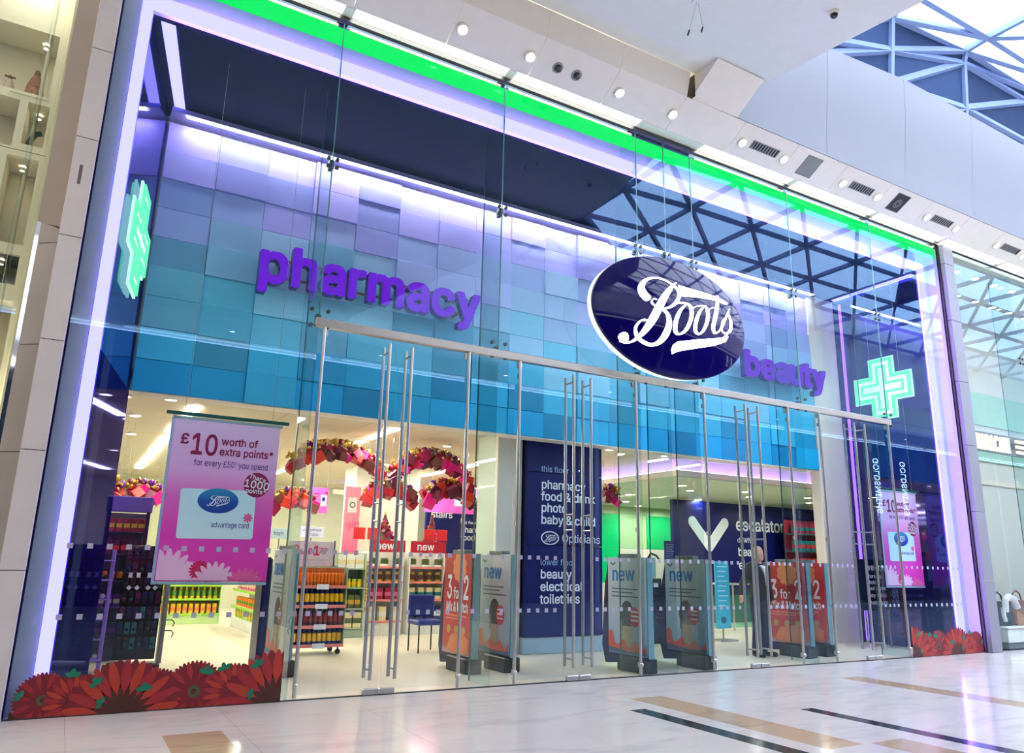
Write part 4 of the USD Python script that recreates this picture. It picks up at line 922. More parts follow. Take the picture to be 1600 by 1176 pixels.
for z, nm, c1, c2 in ((.2, 'snack_packet', 'lime', 'yellow'), (.45, 'crisp_packet', 'orange', 'green'), (.8, 'sweet_packet', 'pink', 'cream'), (1.15, 'gift_box', 'crimson', 'gold')):
    ys_ = np.linspace(6.9, 9.55, 12); L = f'{nm.replace("_", " ")} on the low shelf run'
    f0 = proto_box(nm, L, 'packet', (3.87, ys_[0], z), .17, .1, .19, COL[c1], COL[c2], L.replace(' on', 's on', 1), -PI/2); rowy_of(f0, 3.87, ys_[1:], z)

# ------------------------------------------------------------------ Christmas decorations
DECO = [C('deco_red', 160, 10, 36, rough=.35), C('deco_magenta', 220, 8, 130, rough=.3), C('deco_orange', 200, 44, 20, rough=.35), C('deco_bronze', 104, 48, 34, rough=.35), C('deco_crimson', 140, 8, 66, rough=.3), C('deco_wine', 96, 14, 46, rough=.4)]
BAUB = [pm('bauble_violet', srgb(96, 30, 130), rough=.12), pm('bauble_wine', srgb(110, 16, 30), rough=.12), pm('bauble_gold', srgb(190, 150, 50), rough=.12, metal=.6)]
def rbox(c, s, a, b):
    m = rb(-s/2, s/2, -s/2, s/2, -s/2, s/2, s*.04); T = trimesh.transformations.euler_matrix(a, b, a*.7); m.apply_transform(T); m.apply_translation(c); return m
def garland(label, x0, x1, y, ze, zp, n, size=.17, seed=1, ceil=3.74):
    rr = random.Random(seed)
    t = thing('gift_garland', label, 'garland', ((x0+x1)/2, y, ze))
    A = lambda q: np.array([x0+(x1-x0)*q, y, ze+(zp-ze)*(1-abs(2*q-1)**2.6)])
    foil = []
    for k in range(n):
        q = (k+.5)/n; c = A(q)
        for lay in range(2):
            s = size*rr.uniform(.8, 1.15); cc = c+[rr.uniform(-.02, .02), rr.uniform(-.1, .1)-.06*lay, -.03-.11*lay+rr.uniform(-.03, .03)]
            b = mesh('gift_box', rbox(cc, s, rr.uniform(-.6, .6), rr.uniform(-.5, .5)+.5), DECO[rr.randrange(6)], t)
        mesh('bauble', sph(c+[rr.uniform(-.04, .04), rr.uniform(-.1, .0), .1], rr.uniform(.05, .075), 10), BAUB[rr.randrange(3)], t, True)
        for _ in range(11):
            p = c+[rr.uniform(-.08, .08), rr.uniform(-.12, .08), rr.uniform(.0, .15)]; foil.append(rbox(p, rr.uniform(.03, .05), rr.uniform(0, 3), rr.uniform(0, 3)))
    tag(mesh('gold_foil', cat(foil), GOLD, t), kind='stuff')
    for q in (.12, .88):
        c = A(q); mesh('wire', tube((c[0], y, c[2]+.05), (c[0], y, ceil-.003), .003, 4), C('wire_grey', 150, 150, 145), t)
garland('big gift box garland arching over the left doors, left of the inner door rails', 3.45, 5.1, 4.5, 3.06, 3.42, 16, .17, 1)
garland('big gift box garland arching over the shelves, just left of the second pair of doors', 5.3, 6.95, 4.5, 2.98, 3.44, 16, .17, 2)
garland('low gift box garland above the promotion trolley', 3.8, 4.75, 7.2, 2.55, 2.78, 8, .19, 3)
garland('low gift box garland behind the inner rails of the left doors', 5.7, 6.9, 7.0, 2.78, 3.08, 10, .2, 4)
garland('gift box garland with hanging boxes, below the right-hand big garland', 6.25, 7.3, 5.0, 2.72, 2.96, 9, .2, 5)
garland('small orange gift box garland above the navy cosmetics stand', 1.0, 1.62, 5.8, 2.5, 2.62, 6, .16, 6)
garland('short gift box garland end to the right of the store guide', 10.35, 10.75, 4.7, 2.95, 3.08, 4, .16, 8)
garland('dark red hanging garland in the far left corner of the shop', .62, .95, 4.6, 2.35, 2.55, 4, .17, 9)
def tree(label, x, y, z, h, seed):
    rr = random.Random(seed); t = thing('gift_tree', label, 'christmas tree', (x, y, z+.004), world=False)
    mesh('cone_core', lathe([(0, 0), (.15, 0), (.02, h), (0, h)], 12), DECO[3], t)
    for k in range(26):
        q = (k+.5)/26; r = .17*(1-q)+.01; a = k*2.4
        mesh('gift_box', rbox((r*math.cos(a), r*math.sin(a), (.06+q*(h*.9-.06))), .085*(1-q*.55), a, rr.uniform(0, 1)), DECO[rr.randrange(6)], t)
    mesh('tip', lathe([(0, h-.02), (.025, h), (0, h+.08)], 8), GOLD, t)
single('tree_stand', cat(rb(6.05, 6.5, 7.06, 7.3, 0, 1.905, .01)), WOODD, 'dark block behind the left gift shelves that carries a gift box tree', 'stand')
single('tree_stand', cat(rb(7.2, 7.6, 7.06, 7.3, 0, 1.755, .01)), WOODD, 'dark block behind the right gift shelves that carries a gift box tree', 'stand')
tree('tall narrow gift box tree standing over the left gift shelves', 6.3, 7.18, 1.905, .55, 3)
tree('wider gift box tree standing over the right gift shelves', 7.42, 7.18, 1.755, .75, 4)
# pink signs at the back
t = thing('pink_column_sign', 'tall pink sign with a green emblem behind the pale green rack', 'sign', (5.75, 8.6, 0))
mesh('board', rb(5.83, 6.2, 8.6, 8.64, 1.2, 3.15, .005), ramp_z('pink_fade', [(0., srgb(230, 60, 130)), (.5, srgb(235, 130, 150)), (1., srgb(232, 120, 140))], 1.2, 3.15), t)
mesh('post', tube((6.0, 8.62, 0), (6.0, 8.62, 1.2), .02, 8), STEEL, t)
mesh('emblem_patch', rb(5.9, 6.12, 8.594, 8.6, 2.55, 2.9, .003), C('pale_patch', 210, 190, 190), t); mesh('emblem', put(flat(ring(0, 0, .07, .045)), (6.01, 8.593, 2.73)), C('emblem_green', 50, 90, 60), t)
tline(t, 'gift', .16, (5.88, 8.6, 2.2), C('pale_red_print', 210, 70, 110), d=.003)
def far_banner(label, x, y, z, w, h):
    t = thing('pink_poster', label, 'poster', (x, y, z))
    mesh('sheet', rb(x-w/2, x+w/2, y, y+.01, z, z+h, .003), C('poster_pink', 236, 90, 190), t)
    mesh('card_picture', rb(x+w*.08, x+w*.42, y-.004, y, z+h*.28, z+h*.72, .002), CARD if False else C('poster_card', 205, 215, 235), t)
    mesh('oval_print', put(flat(affinity.scale(Point(0, 0).buffer(1, 10), w*.1, h*.09)), (x+w*.24, y-.005, z+h*.55)), C('poster_oval', 20, 40, 130), t)
    mesh('round_badge', put(flat(Point(0, 0).buffer(w*.075)), (x+w*.38, y-.006, z+h*.8)), PRT, t)
    for k in range(3): mesh('text_rule', bx(x-w*.36, x-w*.02-w*.1*k, y-.003, y, z+h*(.72-.13*k), z+h*(.78-.13*k)), C('poster_print', 150, 40, 120), t)
    for u in (-.4, .4): mesh('wire', tube((x+w*u, y+.005, z+h), (x+w*u, y+.005, 3.74), .003, 4), C('wire_grey', 150, 150, 145), t)
far_banner('wide pink poster hanging deep in the shop, right of the gift garlands', 9.35, 10.3, 2.78, 1.55, .72)
far_banner('small pink poster hanging behind the low garland over the trolley', 5.45, 9.4, 2.55, .42, .6)
t = thing('aisle_sign', 'small white hanging aisle sign above the offer board', 'sign', (4.6, 6.8, 0))
mesh('board', rb(4.35, 4.85, 6.8, 6.82, 1.9, 2.12, .004), C('aisle_board', 205, 210, 228), t); tline(t, 'christmas', .06, (4.42, 6.8, 2.03), PRV); tline(t, 'wraps', .06, (4.5, 6.8, 1.94), PRV); mesh('post', tube((4.6, 6.81, 0), (4.6, 6.81, 1.9), .012, 6), STEEL, t)
t = thing('aisle_sign', 'small pale blue aisle sign beside the pink banner edge', 'sign', (4.0, 6.8, 0))
mesh('board', rb(3.72, 4.15, 6.68, 6.7, 1.86, 2.06, .004), C('aisle_board2', 170, 200, 205), t); tline(t, 'toys', .07, (3.82, 6.68, 1.93), PRV); mesh('post', tube((3.93, 6.68, 0), (3.93, 6.68, 1.86), .012, 6), STEEL, t)

# ------------------------------------------------------------------ stands at the left end
t = thing('cosmetics_stand', 'navy framed cosmetics stand with a violet header board', 'display stand', (1.0, 4.0, 0))
mesh('header_board', rb(.64, 1.36, 3.86, 3.94, 2.1, 2.33, .01), C('header_violet', 88, 70, 160, rough=.3), t)
for x in (.67, 1.29): mesh('post', rb(x, x+.05, 3.86, 3.92, 0, 2.12, .006), C('stand_navy', 20, 22, 70, rough=.3), t)
mesh('back_panel', rb(.68, 1.33, 4.2, 4.23, .0, 2.1, .005), C('stand_back', 60, 60, 80, rough=.3), t)
for z in (.35, .75, 1.12, 1.5, 1.82): mesh('shelf', rb(.68, 1.33, 3.88, 4.2, z-.02, z, .004), C('stand_navy', 20, 22, 70), t)
for z, nm, k, c1, c2 in ((1.82, 'perfume_box', 'c', 'crimson', 'gold'), (1.5, 'wine_box', 'c', 'plum', 'red'), (1.12, 'perfume_bottle', 'b', 'amber', 'black'), (.75, 'violet_box', 'c', 'purple', 'silver'), (.35, 'dark_box', 'c', 'navy', 'purple')):
    xs_ = np.linspace(.75, 1.25, 6); L = f'{nm.replace("_", " ")} on the navy cosmetics stand'
    f0 = proto_box(nm, L, 'box', (xs_[0], 3.98, z), .075, .09, .19, COL[c1], COL[c2], L.replace(' on', 's on', 1) if False else f'{nm.replace("_", " ")} row on the navy cosmetics stand') if k == 'c' else proto_bottle(nm, L, 'bottle', (xs_[0], 3.98, z), .18, .035, COL[c1], COL[c2], f'{nm.replace("_", " ")} row on the navy cosmetics stand')
    row_of(f0, xs_[1:], 3.98, z)
t = thing('accessory_spinner', 'black accessory spinner hung with rows of small packets', 'display stand', (1.33, 3.3, 0))
mesh('panel', rb(1.06, 1.58, 3.34, 3.38, .1, 1.62, .005), C('spinner_black', 12, 12, 16, rough=.25), t)
mesh('side_rail', rb(1.6, 1.66, 3.2, 3.42, .05, 1.6, .01), C('spinner_grey', 120, 122, 124, rough=.3), t)
mesh('base', cat(rb(1.0, 1.64, 3.15, 3.5, 0, .06, .02)), BLACK, t)
for z in (.62, .48): mesh('side_hook', path_tube([(1.66, 3.22, z), (1.74, 3.2, z), (1.77, 3.2, z-.04), (1.75, 3.2, z-.09)], .007), BLACK, t)
R5 = random.Random(5)
PK = [COL[k] for k in ('black', 'navy', 'black', 'plum', 'black', 'teal', 'navy')]
for j in range(7):
    for i in range(6):
        x, z = 1.1+.085*i, .24+.2*j
        c = R5.randrange(7); row_n = ['lowest', 'second', 'third', 'fourth', 'fifth', 'sixth', 'top'][j]
        tt = thing('hanging_packet', f'small hanging packet on the accessory spinner, {row_n} row, {ORD[i]} from the left', 'packet', (x, 3.3, z), group=f'packets in the {row_n} row of the accessory spinner', world=False)
        mesh('card', rb(-.032, .032, -.012, .0, 0, .15, .002), PK[c], tt); mesh('item', sph((0, -.018, .06), .022, 6), PK[(c+3) % 7], tt); mesh('peg', tube((0, .0385, .155), (0, -.04, .155), .003, 4), COL['silver'], tt)
for j, z in enumerate((1.22, 1.05)):
    for i, x in enumerate((1.14, 1.24, 1.38, 1.47)):
        single('white_tag', (rb(x-.025, x+.025, 3.262, 3.266, z-.035, z+.035, .001) if j == 0 else put(flat(affinity.rotate(sbox(-.025, -.025, .025, .025), 45), .004), (x, 3.264, z))), TAGW, f'small white tag on the accessory spinner, {"upper" if j == 0 else "lower"} row, {["first", "second", "third", "fourth"][i]} from the left', 'tag')
t = thing('violet_lit_stand', 'metal ladder stand painted with violet light between the light strip and the black spinner', 'display stand', (.75, 3.0, 0))
for x in (.56, .86): mesh('upright', rb(x, x+.05, 2.95, 3.0, 0, 1.55, .006), C('stand_violet_light', 150, 120, 225, rough=.25), t)  # lilac base colour stands in for violet light on plain metal
for k in range(6): mesh('shelf', rb(.58, .9, 2.9, 3.12, .15+.25*k, .165+.25*k, .004), C('stand_violet_light', 150, 120, 225), t)
for k in range(5):
    for i in range(3): single('compact_case', sph((.65+.085*i, 2.96, .2005+.25*k), .032, 8, (1, 1, 1)), [COL['black'], COL['purple'], COL['silver']][(i+k) % 3], f'round compact on the violet-lit stand, {["lowest", "second", "third", "fourth", "top"][k]} shelf, {["left", "middle", "right"][i]} one', 'cosmetics')
t = thing('navy_bin', 'dark navy slim column stand in front of the low shelf run', 'stand', (2.62, 1.7, 0)) if False else None
# chair, kiosk, leaflet stand, counter
t = thing('visitor_chair', 'navy chair with thin black legs left of the red security gate', 'chair', (5.85, 3.75, 0))
CHB = C('chair_navy', 26, 34, 120, rough=.5)
mesh('seat', rb(5.6, 6.08, 3.5, 3.98, .44, .52, .02), CHB, t); mesh('backrest', rb(5.6, 6.08, 3.93, 3.99, .56, .92, .02), CHB, t)
for x in (5.63, 6.05):
    mesh('leg', tube((x, 3.53, 0), (x, 3.53, .45), .013, 8), BLACK, t); mesh('leg', tube((x, 3.96, 0), (x, 3.96, .9), .013, 8), BLACK, t)
t = thing('photo_kiosk', 'dark photo kiosk with a tilted screen between the grey new gates', 'kiosk', (10.65, 3.45, 0))
mesh('cabinet', rb(10.42, 10.86, 3.4, 3.75, 0, 1.25, .02), C('kiosk_black', 14, 18, 30, rough=.3), t); mesh('screen', rb(10.48, 10.68, 3.385, 3.4, .95, 1.15, .004), C('kiosk_screen', 30, 50, 90, rough=.15), t); mesh('slip', rb(10.62, 10.74, 3.38, 3.392, 1.08, 1.16, .002), TAGW, t)
mesh('upper_panel', rb(10.40, 10.84, 3.55, 3.6, 1.26, 1.66, .01), C('kiosk_pale', 160, 200, 200), t); mesh('handset', path_tube([(10.5, 3.4, 1.64), (10.56, 3.38, 1.74), (10.7, 3.38, 1.7), (10.78, 3.38, 1.62)], .02, 8), BLACK, t)
t = thing('notice_post', 'post with a navy price board above a blue notice board', 'sign', (11.1, 3.4, 0))
mesh('post', tube((11.1, 3.43, 0), (11.1, 3.43, 2.0), .02, 8), STEEL, t); mesh('navy_board', rb(10.94, 11.24, 3.39, 3.41, 1.56, 2.0, .004), NAVY, t); mesh('blue_board', rb(10.94, 11.24, 3.39, 3.41, 1.04, 1.5, .004), C('notice_blue', 20, 140, 210), t)
for k in range(7): mesh('text_rule', bx(10.97, 11.2-.03*(k % 3), 3.386, 3.39, 1.92-.045*k, 1.935-.045*k), C('rule_pale', 120, 130, 180), t)
for k in range(6): mesh('text_rule', bx(10.97, 11.2-.03*(k % 2), 3.386, 3.39, 1.4-.055*k, 1.415-.055*k), C('rule_white', 190, 225, 240), t)
t = thing('leaflet_stand', 'cyan leaflet stand beside the man', 'stand', (12.5, 3.4, 0))
mesh('panel', rb(12.32, 12.72, 3.38, 3.42, .25, 1.62, .006), C('leaflet_cyan', 60, 180, 205, rough=.35), t); mesh('foot', rb(12.28, 12.78, 3.25, 3.6, 0, .03, .005), STEEL, t); mesh('stem', tube((12.52, 3.42, .02), (12.52, 3.42, .4), .02, 8), STEEL, t)
for k in range(9): mesh('text_rule', bx(12.37, 12.66-.04*(k % 3), 3.375, 3.38, 1.5-.1*k, 1.52-.1*k), C('rule_white', 190, 225, 240), t)
mesh('emblem', put(flat(Point(0, 0).buffer(.07)), (12.5, 3.378, .42)), C('leaflet_dark', 20, 90, 120), t)
t = thing('glass_balustrade', 'steel and green glass balustrade around the escalator opening', 'balustrade', (14.0, 5.2, 0))
for k in range(5): mesh('post', tube((12.9+.9*k, 5.2, 0), (12.9+.9*k, 5.2, 1.08), .022, 8), STEEL, t)
for k in range(4): mesh('glass_panel', bx(12.95+.9*k, 13.75+.9*k, 5.19, 5.205, .08, 1.02), glass('balustrade_glass', (.55, .9, .75), .06), t)
mesh('handrail', tube((12.8, 5.2, 1.1), (16.6, 5.2, 1.1), .028, 10), STEEL, t)
t = thing('red_shelving', 'red-backed shelving deep at the right of the shop', 'shelving', (21.0, 6.5, 0))
mesh('back_panel', rb(18.6, 22.4, 6.8, 6.86, 0, 2.9, .01), C('shelving_crimson', 150, 30, 50, rough=.4), t)
for z in (.5, 1.0, 1.5, 2.0, 2.5): mesh('shelf', rb(18.6, 22.4, 6.45, 6.8, z-.03, z, .005), C('shelving_teal', 20, 90, 90, rough=.4), t)
for z, c1, c2 in ((2.0, 'teal', 'red'), (1.5, 'red', 'pink'), (2.5, 'crimson', 'teal')):
    xs_ = np.linspace(18.8, 22.2, 16); f0 = proto_box('display_box', f'box on the red-backed shelving, shelf at {["hip", "head", "top"][[1.5, 2.0, 2.5].index(z)]} height', 'box', (xs_[0], 6.6, z), .17, .15, .3, COL[c1], COL[c2], f'boxes on the red-backed shelving at {["hip", "head", "top"][[1.5, 2.0, 2.5].index(z)]} height'); row_of(f0, xs_[1:], 6.6, z)

# ------------------------------------------------------------------ the man inside the doors
def bones(J, R, B, edge=.022, smooth=8):
    """joints J {name: point}, radii R, bones B [(a, b)] -> one continuous skin"""
    man = None
    for a, b in B:
        pts = np.vstack([trimesh.creation.icosphere(2, R[a]).vertices+np.array(J[a]), trimesh.creation.icosphere(2, R[b]).vertices+np.array(J[b])])
        h = manifold3d.Manifold.hull_points(pts); man = h if man is None else man+h
    mm = man.refine_to_length(edge).to_mesh(); m = trimesh.Trimesh(mm.vert_properties[:, :3], mm.tri_verts, process=False)
    return trimesh.smoothing.filter_taubin(m, iterations=smooth)
PX, PY = 11.12, 1.12
person = thing('person', 'bald man in a dark suit and white shirt inside the doors, arm held out', 'person', (PX, PY, 0), world=False)
J = dict(pel=(0, 0, .98), bel=(0, -.01, 1.12), che=(0, 0, 1.35), shl=(-.17, .01, 1.50), shr=(.17, .01, 1.50), nk=(0, .0, 1.56), nk2=(0, -.015, 1.64), hd=(0, -.02, 1.74), hd2=(0, -.01, 1.80), jaw=(0, -.07, 1.665),
         shoL=(-.2, .01, 1.47), elL=(-.37, .02, 1.24), wrL=(-.51, -.06, 1.05), shoR=(.2, .01, 1.47), elR=(.27, .05, 1.20), wrR=(.27, -.03, .96),
         hipL=(-.1, 0, .94), knL=(-.12, -.02, .52), anL=(-.14, .02, .10), toL=(-.16, -.15, .035), hipR=(.1, 0, .94), knR=(.11, -.01, .52), anR=(.12, .03, .10), toR=(.15, -.13, .035),
         paL=(-.55, -.09, .985), paR=(.268, -.06, .895))
Rd = dict(pel=.145, bel=.14, che=.155, shl=.085, shr=.085, nk=.06, nk2=.056, hd=.088, hd2=.084, jaw=.05, shoL=.07, elL=.047, wrL=.03, shoR=.07, elR=.047, wrR=.03, hipL=.095, knL=.062, anL=.043, toL=.033, hipR=.095, knR=.062, anR=.043, toR=.033, paL=.036, paR=.036)
BN = [('pel', 'bel'), ('bel', 'che'), ('che', 'shl'), ('che', 'shr'), ('shl', 'shr'), ('che', 'nk'), ('nk', 'nk2'), ('nk2', 'hd'), ('hd', 'hd2'), ('hd', 'jaw'), ('hd2', 'jaw'), ('shl', 'shoL'), ('shoL', 'elL'), ('elL', 'wrL'), ('wrL', 'paL'), ('shr', 'shoR'), ('shoR', 'elR'), ('elR', 'wrR'), ('wrR', 'paR'),
      ('pel', 'hipL'), ('hipL', 'knL'), ('knL', 'anL'), ('anL', 'toL'), ('pel', 'hipR'), ('hipR', 'knR'), ('knR', 'anR'), ('anR', 'toR')]
def fingers(J, Rd, BN, s, pa, wr):
    d = np.array(pa)-np.array(wr); d /= np.linalg.norm(d); side = np.array([0, 1., 0]); side -= d*side.dot(d); side /= np.linalg.norm(side); n = np.cross(d, side)
    for k, (o, L) in enumerate(((-.027, .075), (-.009, .085), (.009, .08), (.026, .062))):
        a = np.array(pa)+side*o+d*.02; b = a+d*L*.5+n*.006; c = b+d*L*.45-n*.012
        for q, p, r in (('a', a, .0095), ('b', b, .0085), ('c', c, .0075)): J[f'f{s}{k}{q}'] = p; Rd[f'f{s}{k}{q}'] = r
        BN += [(f'f{s}{k}a', f'f{s}{k}b'), (f'f{s}{k}b', f'f{s}{k}c')]
    a = np.array(pa)-side*.03-d*.015; b = a-side*.028+d*.03; c = b+d*.03+side*.004
    for q, p, r in (('a', a, .012), ('b', b, .01), ('c', c, .0085)): J[f't{s}{q}'] = p; Rd[f't{s}{q}'] = r
    BN += [(f't{s}a', f't{s}b'), (f't{s}b', f't{s}c')]
fingers(J, Rd, BN, 'L', J['paL'], J['wrL']); fingers(J, Rd, BN, 'R', J['paR'], J['wrR'])
for k, p, r in (('no1', (0, -.1, 1.755), .011), ('no2', (0, -.122, 1.722), .014), ('ea1', (-.088, 0, 1.75), .018), ('ea2', (-.09, .01, 1.715), .013), ('eb1', (.088, 0, 1.75), .018), ('eb2', (.09, .01, 1.715), .013)): J[k] = p; Rd[k] = r
BN += [('no1', 'no2'), ('hd', 'no1'), ('ea1', 'ea2'), ('eb1', 'eb2'), ('hd', 'ea1'), ('hd', 'eb1')]
SKIN = C('skin', 214, 160, 132, rough=.5); SUIT = C('suit_charcoal', 46, 44, 46, rough=.75); SHIRT = C('shirt_white', 220, 222, 228, rough=.6)
pb = mesh('body', bones(J, Rd, BN, .014, 5), SKIN, person, True)
for x in (-.031, .031):
    e = mesh('eye', sph((x, -.096, 1.757), .0105, 8), C('eye_white', 220, 216, 210, rough=.2), person); mesh('iris', sph((x, -.1045, 1.757), .005, 6), BLACK, e)
mesh('mouth', sph((0, -.108, 1.683), .02, 8, (1, 1, 1)) if False else rb(-.022, .022, -.117, -.108, 1.679, 1.685, .002), C('lips', 150, 84, 78), person)
mesh('hair_fringe', bones(dict(a=(-.086, .03, 1.77), b=(0, .078, 1.77), c=(.086, .03, 1.77), d=(0, .07, 1.70)), dict(a=.014, b=.022, c=.014, d=.02), [('a', 'b'), ('b', 'c'), ('b', 'd')], .02, 4), C('hair_grey', 96, 84, 78, rough=.8), person, True)
RJ = {k: Rd[k]+.017 for k in Rd}; RJ['wrL'] = RJ['wrR'] = .048; RJ['elL'] = RJ['elR'] = .066
JJ = dict(J); JJ['hem'] = (0, .0, .86); RJ['hem'] = .165; JJ['nk'] = (0, .02, 1.53); RJ['nk'] = .062
mesh('jacket', bones(JJ, RJ, [('hem', 'pel'), ('pel', 'bel'), ('bel', 'che'), ('che', 'shl'), ('che', 'shr'), ('shl', 'shr'), ('che', 'nk'), ('shl', 'nk'), ('shr', 'nk'), ('shl', 'shoL'), ('shoL', 'elL'), ('elL', 'wrL'), ('shr', 'shoR'), ('shoR', 'elR'), ('elR', 'wrR')], .025, 6), SUIT, person, True)
RT = {k: Rd[k]+.018 for k in Rd}; RT['anL'] = RT['anR'] = .068; RT['knL'] = RT['knR'] = .082
mesh('trousers', bones(J, RT, [('pel', 'hipL'), ('hipL', 'knL'), ('knL', 'anL'), ('pel', 'hipR'), ('hipR', 'knR'), ('knR', 'anR')], .025, 6), C('suit_trousers', 30, 30, 52, rough=.75), person, True)
mesh('shirt_front', trimesh.Trimesh(np.array([(-.055, -.175, 1.5), (.055, -.175, 1.5), (.008, -.19, 1.16), (-.008, -.19, 1.16), (-.06, -.05, 1.56), (.06, -.05, 1.56), (-.05, .03, 1.57), (.05, .03, 1.57)])).convex_hull, SHIRT, person)
mesh('tie', trimesh.Trimesh(np.array([(-.012, -.186, 1.5), (.012, -.186, 1.5), (.026, -.2, 1.2), (-.026, -.2, 1.2), (-.012, -.17, 1.5), (.012, -.17, 1.5), (.02, -.185, 1.2), (-.02, -.185, 1.2), (0, -.2, 1.165)])).convex_hull, C('tie_dark', 40, 26, 40), person)
for s in ('L', 'R'):
    a, b = np.array(J['an'+s]), np.array(J['to'+s])
    mesh('shoe', bones(dict(h=a*[1, 1, 0]+[0, .03, .048], m=(a+b)/2*[1, 1, 0]+[0, 0, .048], t=b*[1, 1, 0]+[0, -.02, .042]), dict(h=.046, m=.047, t=.04), [('h', 'm'), ('m', 't')], .02, 3), BLACK, person, True)

# ------------------------------------------------------------------ gerbera film along the foot of the end panes
GRED = C('gerbera_red', 150, 34, 42); GORG = C('gerbera_orange', 168, 50, 36); GDEEP = C('gerbera_deep', 116, 20, 34); GEYE = C('gerbera_eye_green', 78, 80, 44); GEYB = C('gerbera_eye_blue', 80, 100, 122); LEAF = C('film_leaf', 0, 112, 84); GDK = C('film_dark', 70, 30, 26)
def gerbera(t, x, z, r, m1, m2, eye, clipb, lay, n=22):
    y = -.0045-.0016*lay
    def P_(g, mt, l, nm, par):
        g = g.intersection(clipb)
        return None if g.is_empty or g.area < 1e-5 else mesh(nm, put(flat(g, .0006), (0, y-.0003*l, 0)), mt, par)
    pet = lambda k, w, r1, a, off=0.: affinity.rotate(affinity.scale(Point(x, z+r*r1).buffer(1, 5), r*w, r*a), 360*(k+off)/n, origin=(x, z))
    fl_ = P_(unary_union([pet(k, .105, .6, .4, .5) for k in range(n)]+[Point(x, z).buffer(r*.5)]), GDEEP, 0, 'back_petals', t)
    if fl_ is None: return
    for k in range(n):
        P_(pet(k, .088, .60, .40), m1 if k % 2 else m2, 1, 'petal', fl_)
    P_(unary_union([pet(k, .05, .33, .16, .5) for k in range(n)]), GDK if r > .4 else GDEEP, 2, 'inner_petals', fl_)
    P_(Point(x, z).buffer(r*.2), GDK if r > .4 else eye, 3, 'flower_eye', fl_)
    if r <= .4: P_(Point(x, z).buffer(r*.09), GDK, 4, 'eye_centre', fl_)
def flower_film(label, x0, x1, fl_, leaves):
    t = thing('flower_film', label, 'window decal', (x0, 0, 0))
    cb = sbox(x0, .012, x1, .9)
    mesh('film_base', put(flat(sbox(x0, .012, x1, .07), .0008), (0, -.003, 0)), GDK, t)
    for k, (x, z, r, a, b, e) in enumerate(fl_): gerbera(t, x, z, r, a, b, e, cb, k+1)
    for k, (x, z, s, an) in enumerate(leaves):
        g = unary_union([affinity.rotate(affinity.scale(Point(x+s*.3, z).buffer(1, 6), s*.30, s*.19), an+q, origin=(x, z)) for q in (25, 90, 155)]).intersection(cb)
        if not g.is_empty: mesh('leaf', put(flat(g, .0008), (0, -.0175-.0003*k, 0)), LEAF, t)
FLW = [(.30, .16, .25, GRED, GDEEP, GEYE), (.56, .12, .26, GRED, GORG, GEYB), (1.28, .14, .26, GDEEP, GRED, GEYE), (1.62, .16, .30, GRED, GDEEP, GEYE), (2.0, .13, .29, GRED, GORG, GEYB), (.98, -.02, .52, GORG, GRED, GEYE), (2.44, -.02, .56, GRED, GORG, GEYE)]
FLL = [(.52, .36, .12, 0), (.74, .28, .12, 40), (1.16, .2, .13, 10), (.80, .1, .1, 60), (1.72, .33, .13, -10), (1.9, .36, .12, 20), (2.24, .38, .13, 30), (2.2, .1, .1, 80), (.12, .2, .1, 50)]
flower_film('printed film of red gerbera flowers along the foot of the left end pane', .05, 2.5, FLW, FLL)
flower_film('printed film of red gerbera flowers along the foot of the right end pane', 13.7, 15.98, [(15.98-(x-.05)*.94, z, r*1.0, a, b, e) for x, z, r, a, b, e in FLW], [(15.98-(x-.05)*.94, z, s, a) for x, z, s, a in FLL])

# ------------------------------------------------------------------ neighbour on the left: lit display wall behind glass
lsh = sthing('wall_neighbour', 'cream lined display window of the shop on the left')
CRM = C('display_cream', 232, 224, 196, rough=.5, noise=.02)
mesh('back_panel', bx(-5, -.46, 1.1, 1.2, 0, 9.2), CRM, lsh); mesh('side_panel', bx(-.47, -.44, .3, 1.2, 0, 9.2), CRM, lsh); mesh('floor_panel', bx(-5, -.44, .02, 1.2, 0, .15), CRM, lsh)
mesh('far_side', bx(-5.1, -5, -.05, 1.2, 0, 9.2), CRM, lsh)
ls = thing('display_shelving', 'tall cream display shelving with lit cubby holes left of the shopfront', 'shelving', (-1.2, .85, 0))
cub = [(-.95, -.58, 6.55, 7.36), (-1.05, -.84, 5.86, 6.44), (-.76, -.55, 5.92, 6.44), (-.86, -.56, 4.74, 5.76), (-1.0, -.57, 4.28, 4.62), (-.9, -.55, 3.2, 4.1)]
front = sbox(-3.2, .15, -.47, 9.1)
for a, b, c, d in cub: front = front.difference(sbox(a if a > -.9 else a-.6, c, b, d))
mesh('front_frame', put(flat(front, .06), (0, .66, 0)), CRM, ls)
for k, (a, b, c, d) in enumerate(cub):
    aa = a if a > -.9 else a-.6
    mesh('cubby', cat(bx(aa-.015, aa, .66, 1.08, c-.015, d+.015), bx(b, b+.015, .66, 1.08, c-.015, d+.015), bx(aa, b, .66, 1.08, c-.02, c), bx(aa, b, .66, 1.08, d, d+.02)), CRM if k != 4 else C('niche_grey', 120, 116, 104), ls)
mesh('frame_molding', cat([bx(aa, b, .585, .6, z-.012, z+.012) for aa, b, c, d in cub[:1] for z in (c-.03,)]), CRM, ls)
LSPOT = em('display_lamp', (1., .93, .75), 45.)
for k, (x, z) in enumerate(((-.72, 7.355), (-.66, 6.435), (-.72, 5.755), (-.75, 4.615))): recessed((x, .85, z-.02), (0, 0, -1), .026, f'small downlight in the left display shelving, {["topmost", "second", "third", "lowest"][k]} cubby', None, LSPOT)
for zz, kk in ((8.2, 'upper'), (2.6, 'lower')): recessed((-.9, .45, zz), (0, -.2, -1), .07, f'{kk} spotlight inside the left display window', None, em('display_lamp2', (1., .92, .76), 300.))
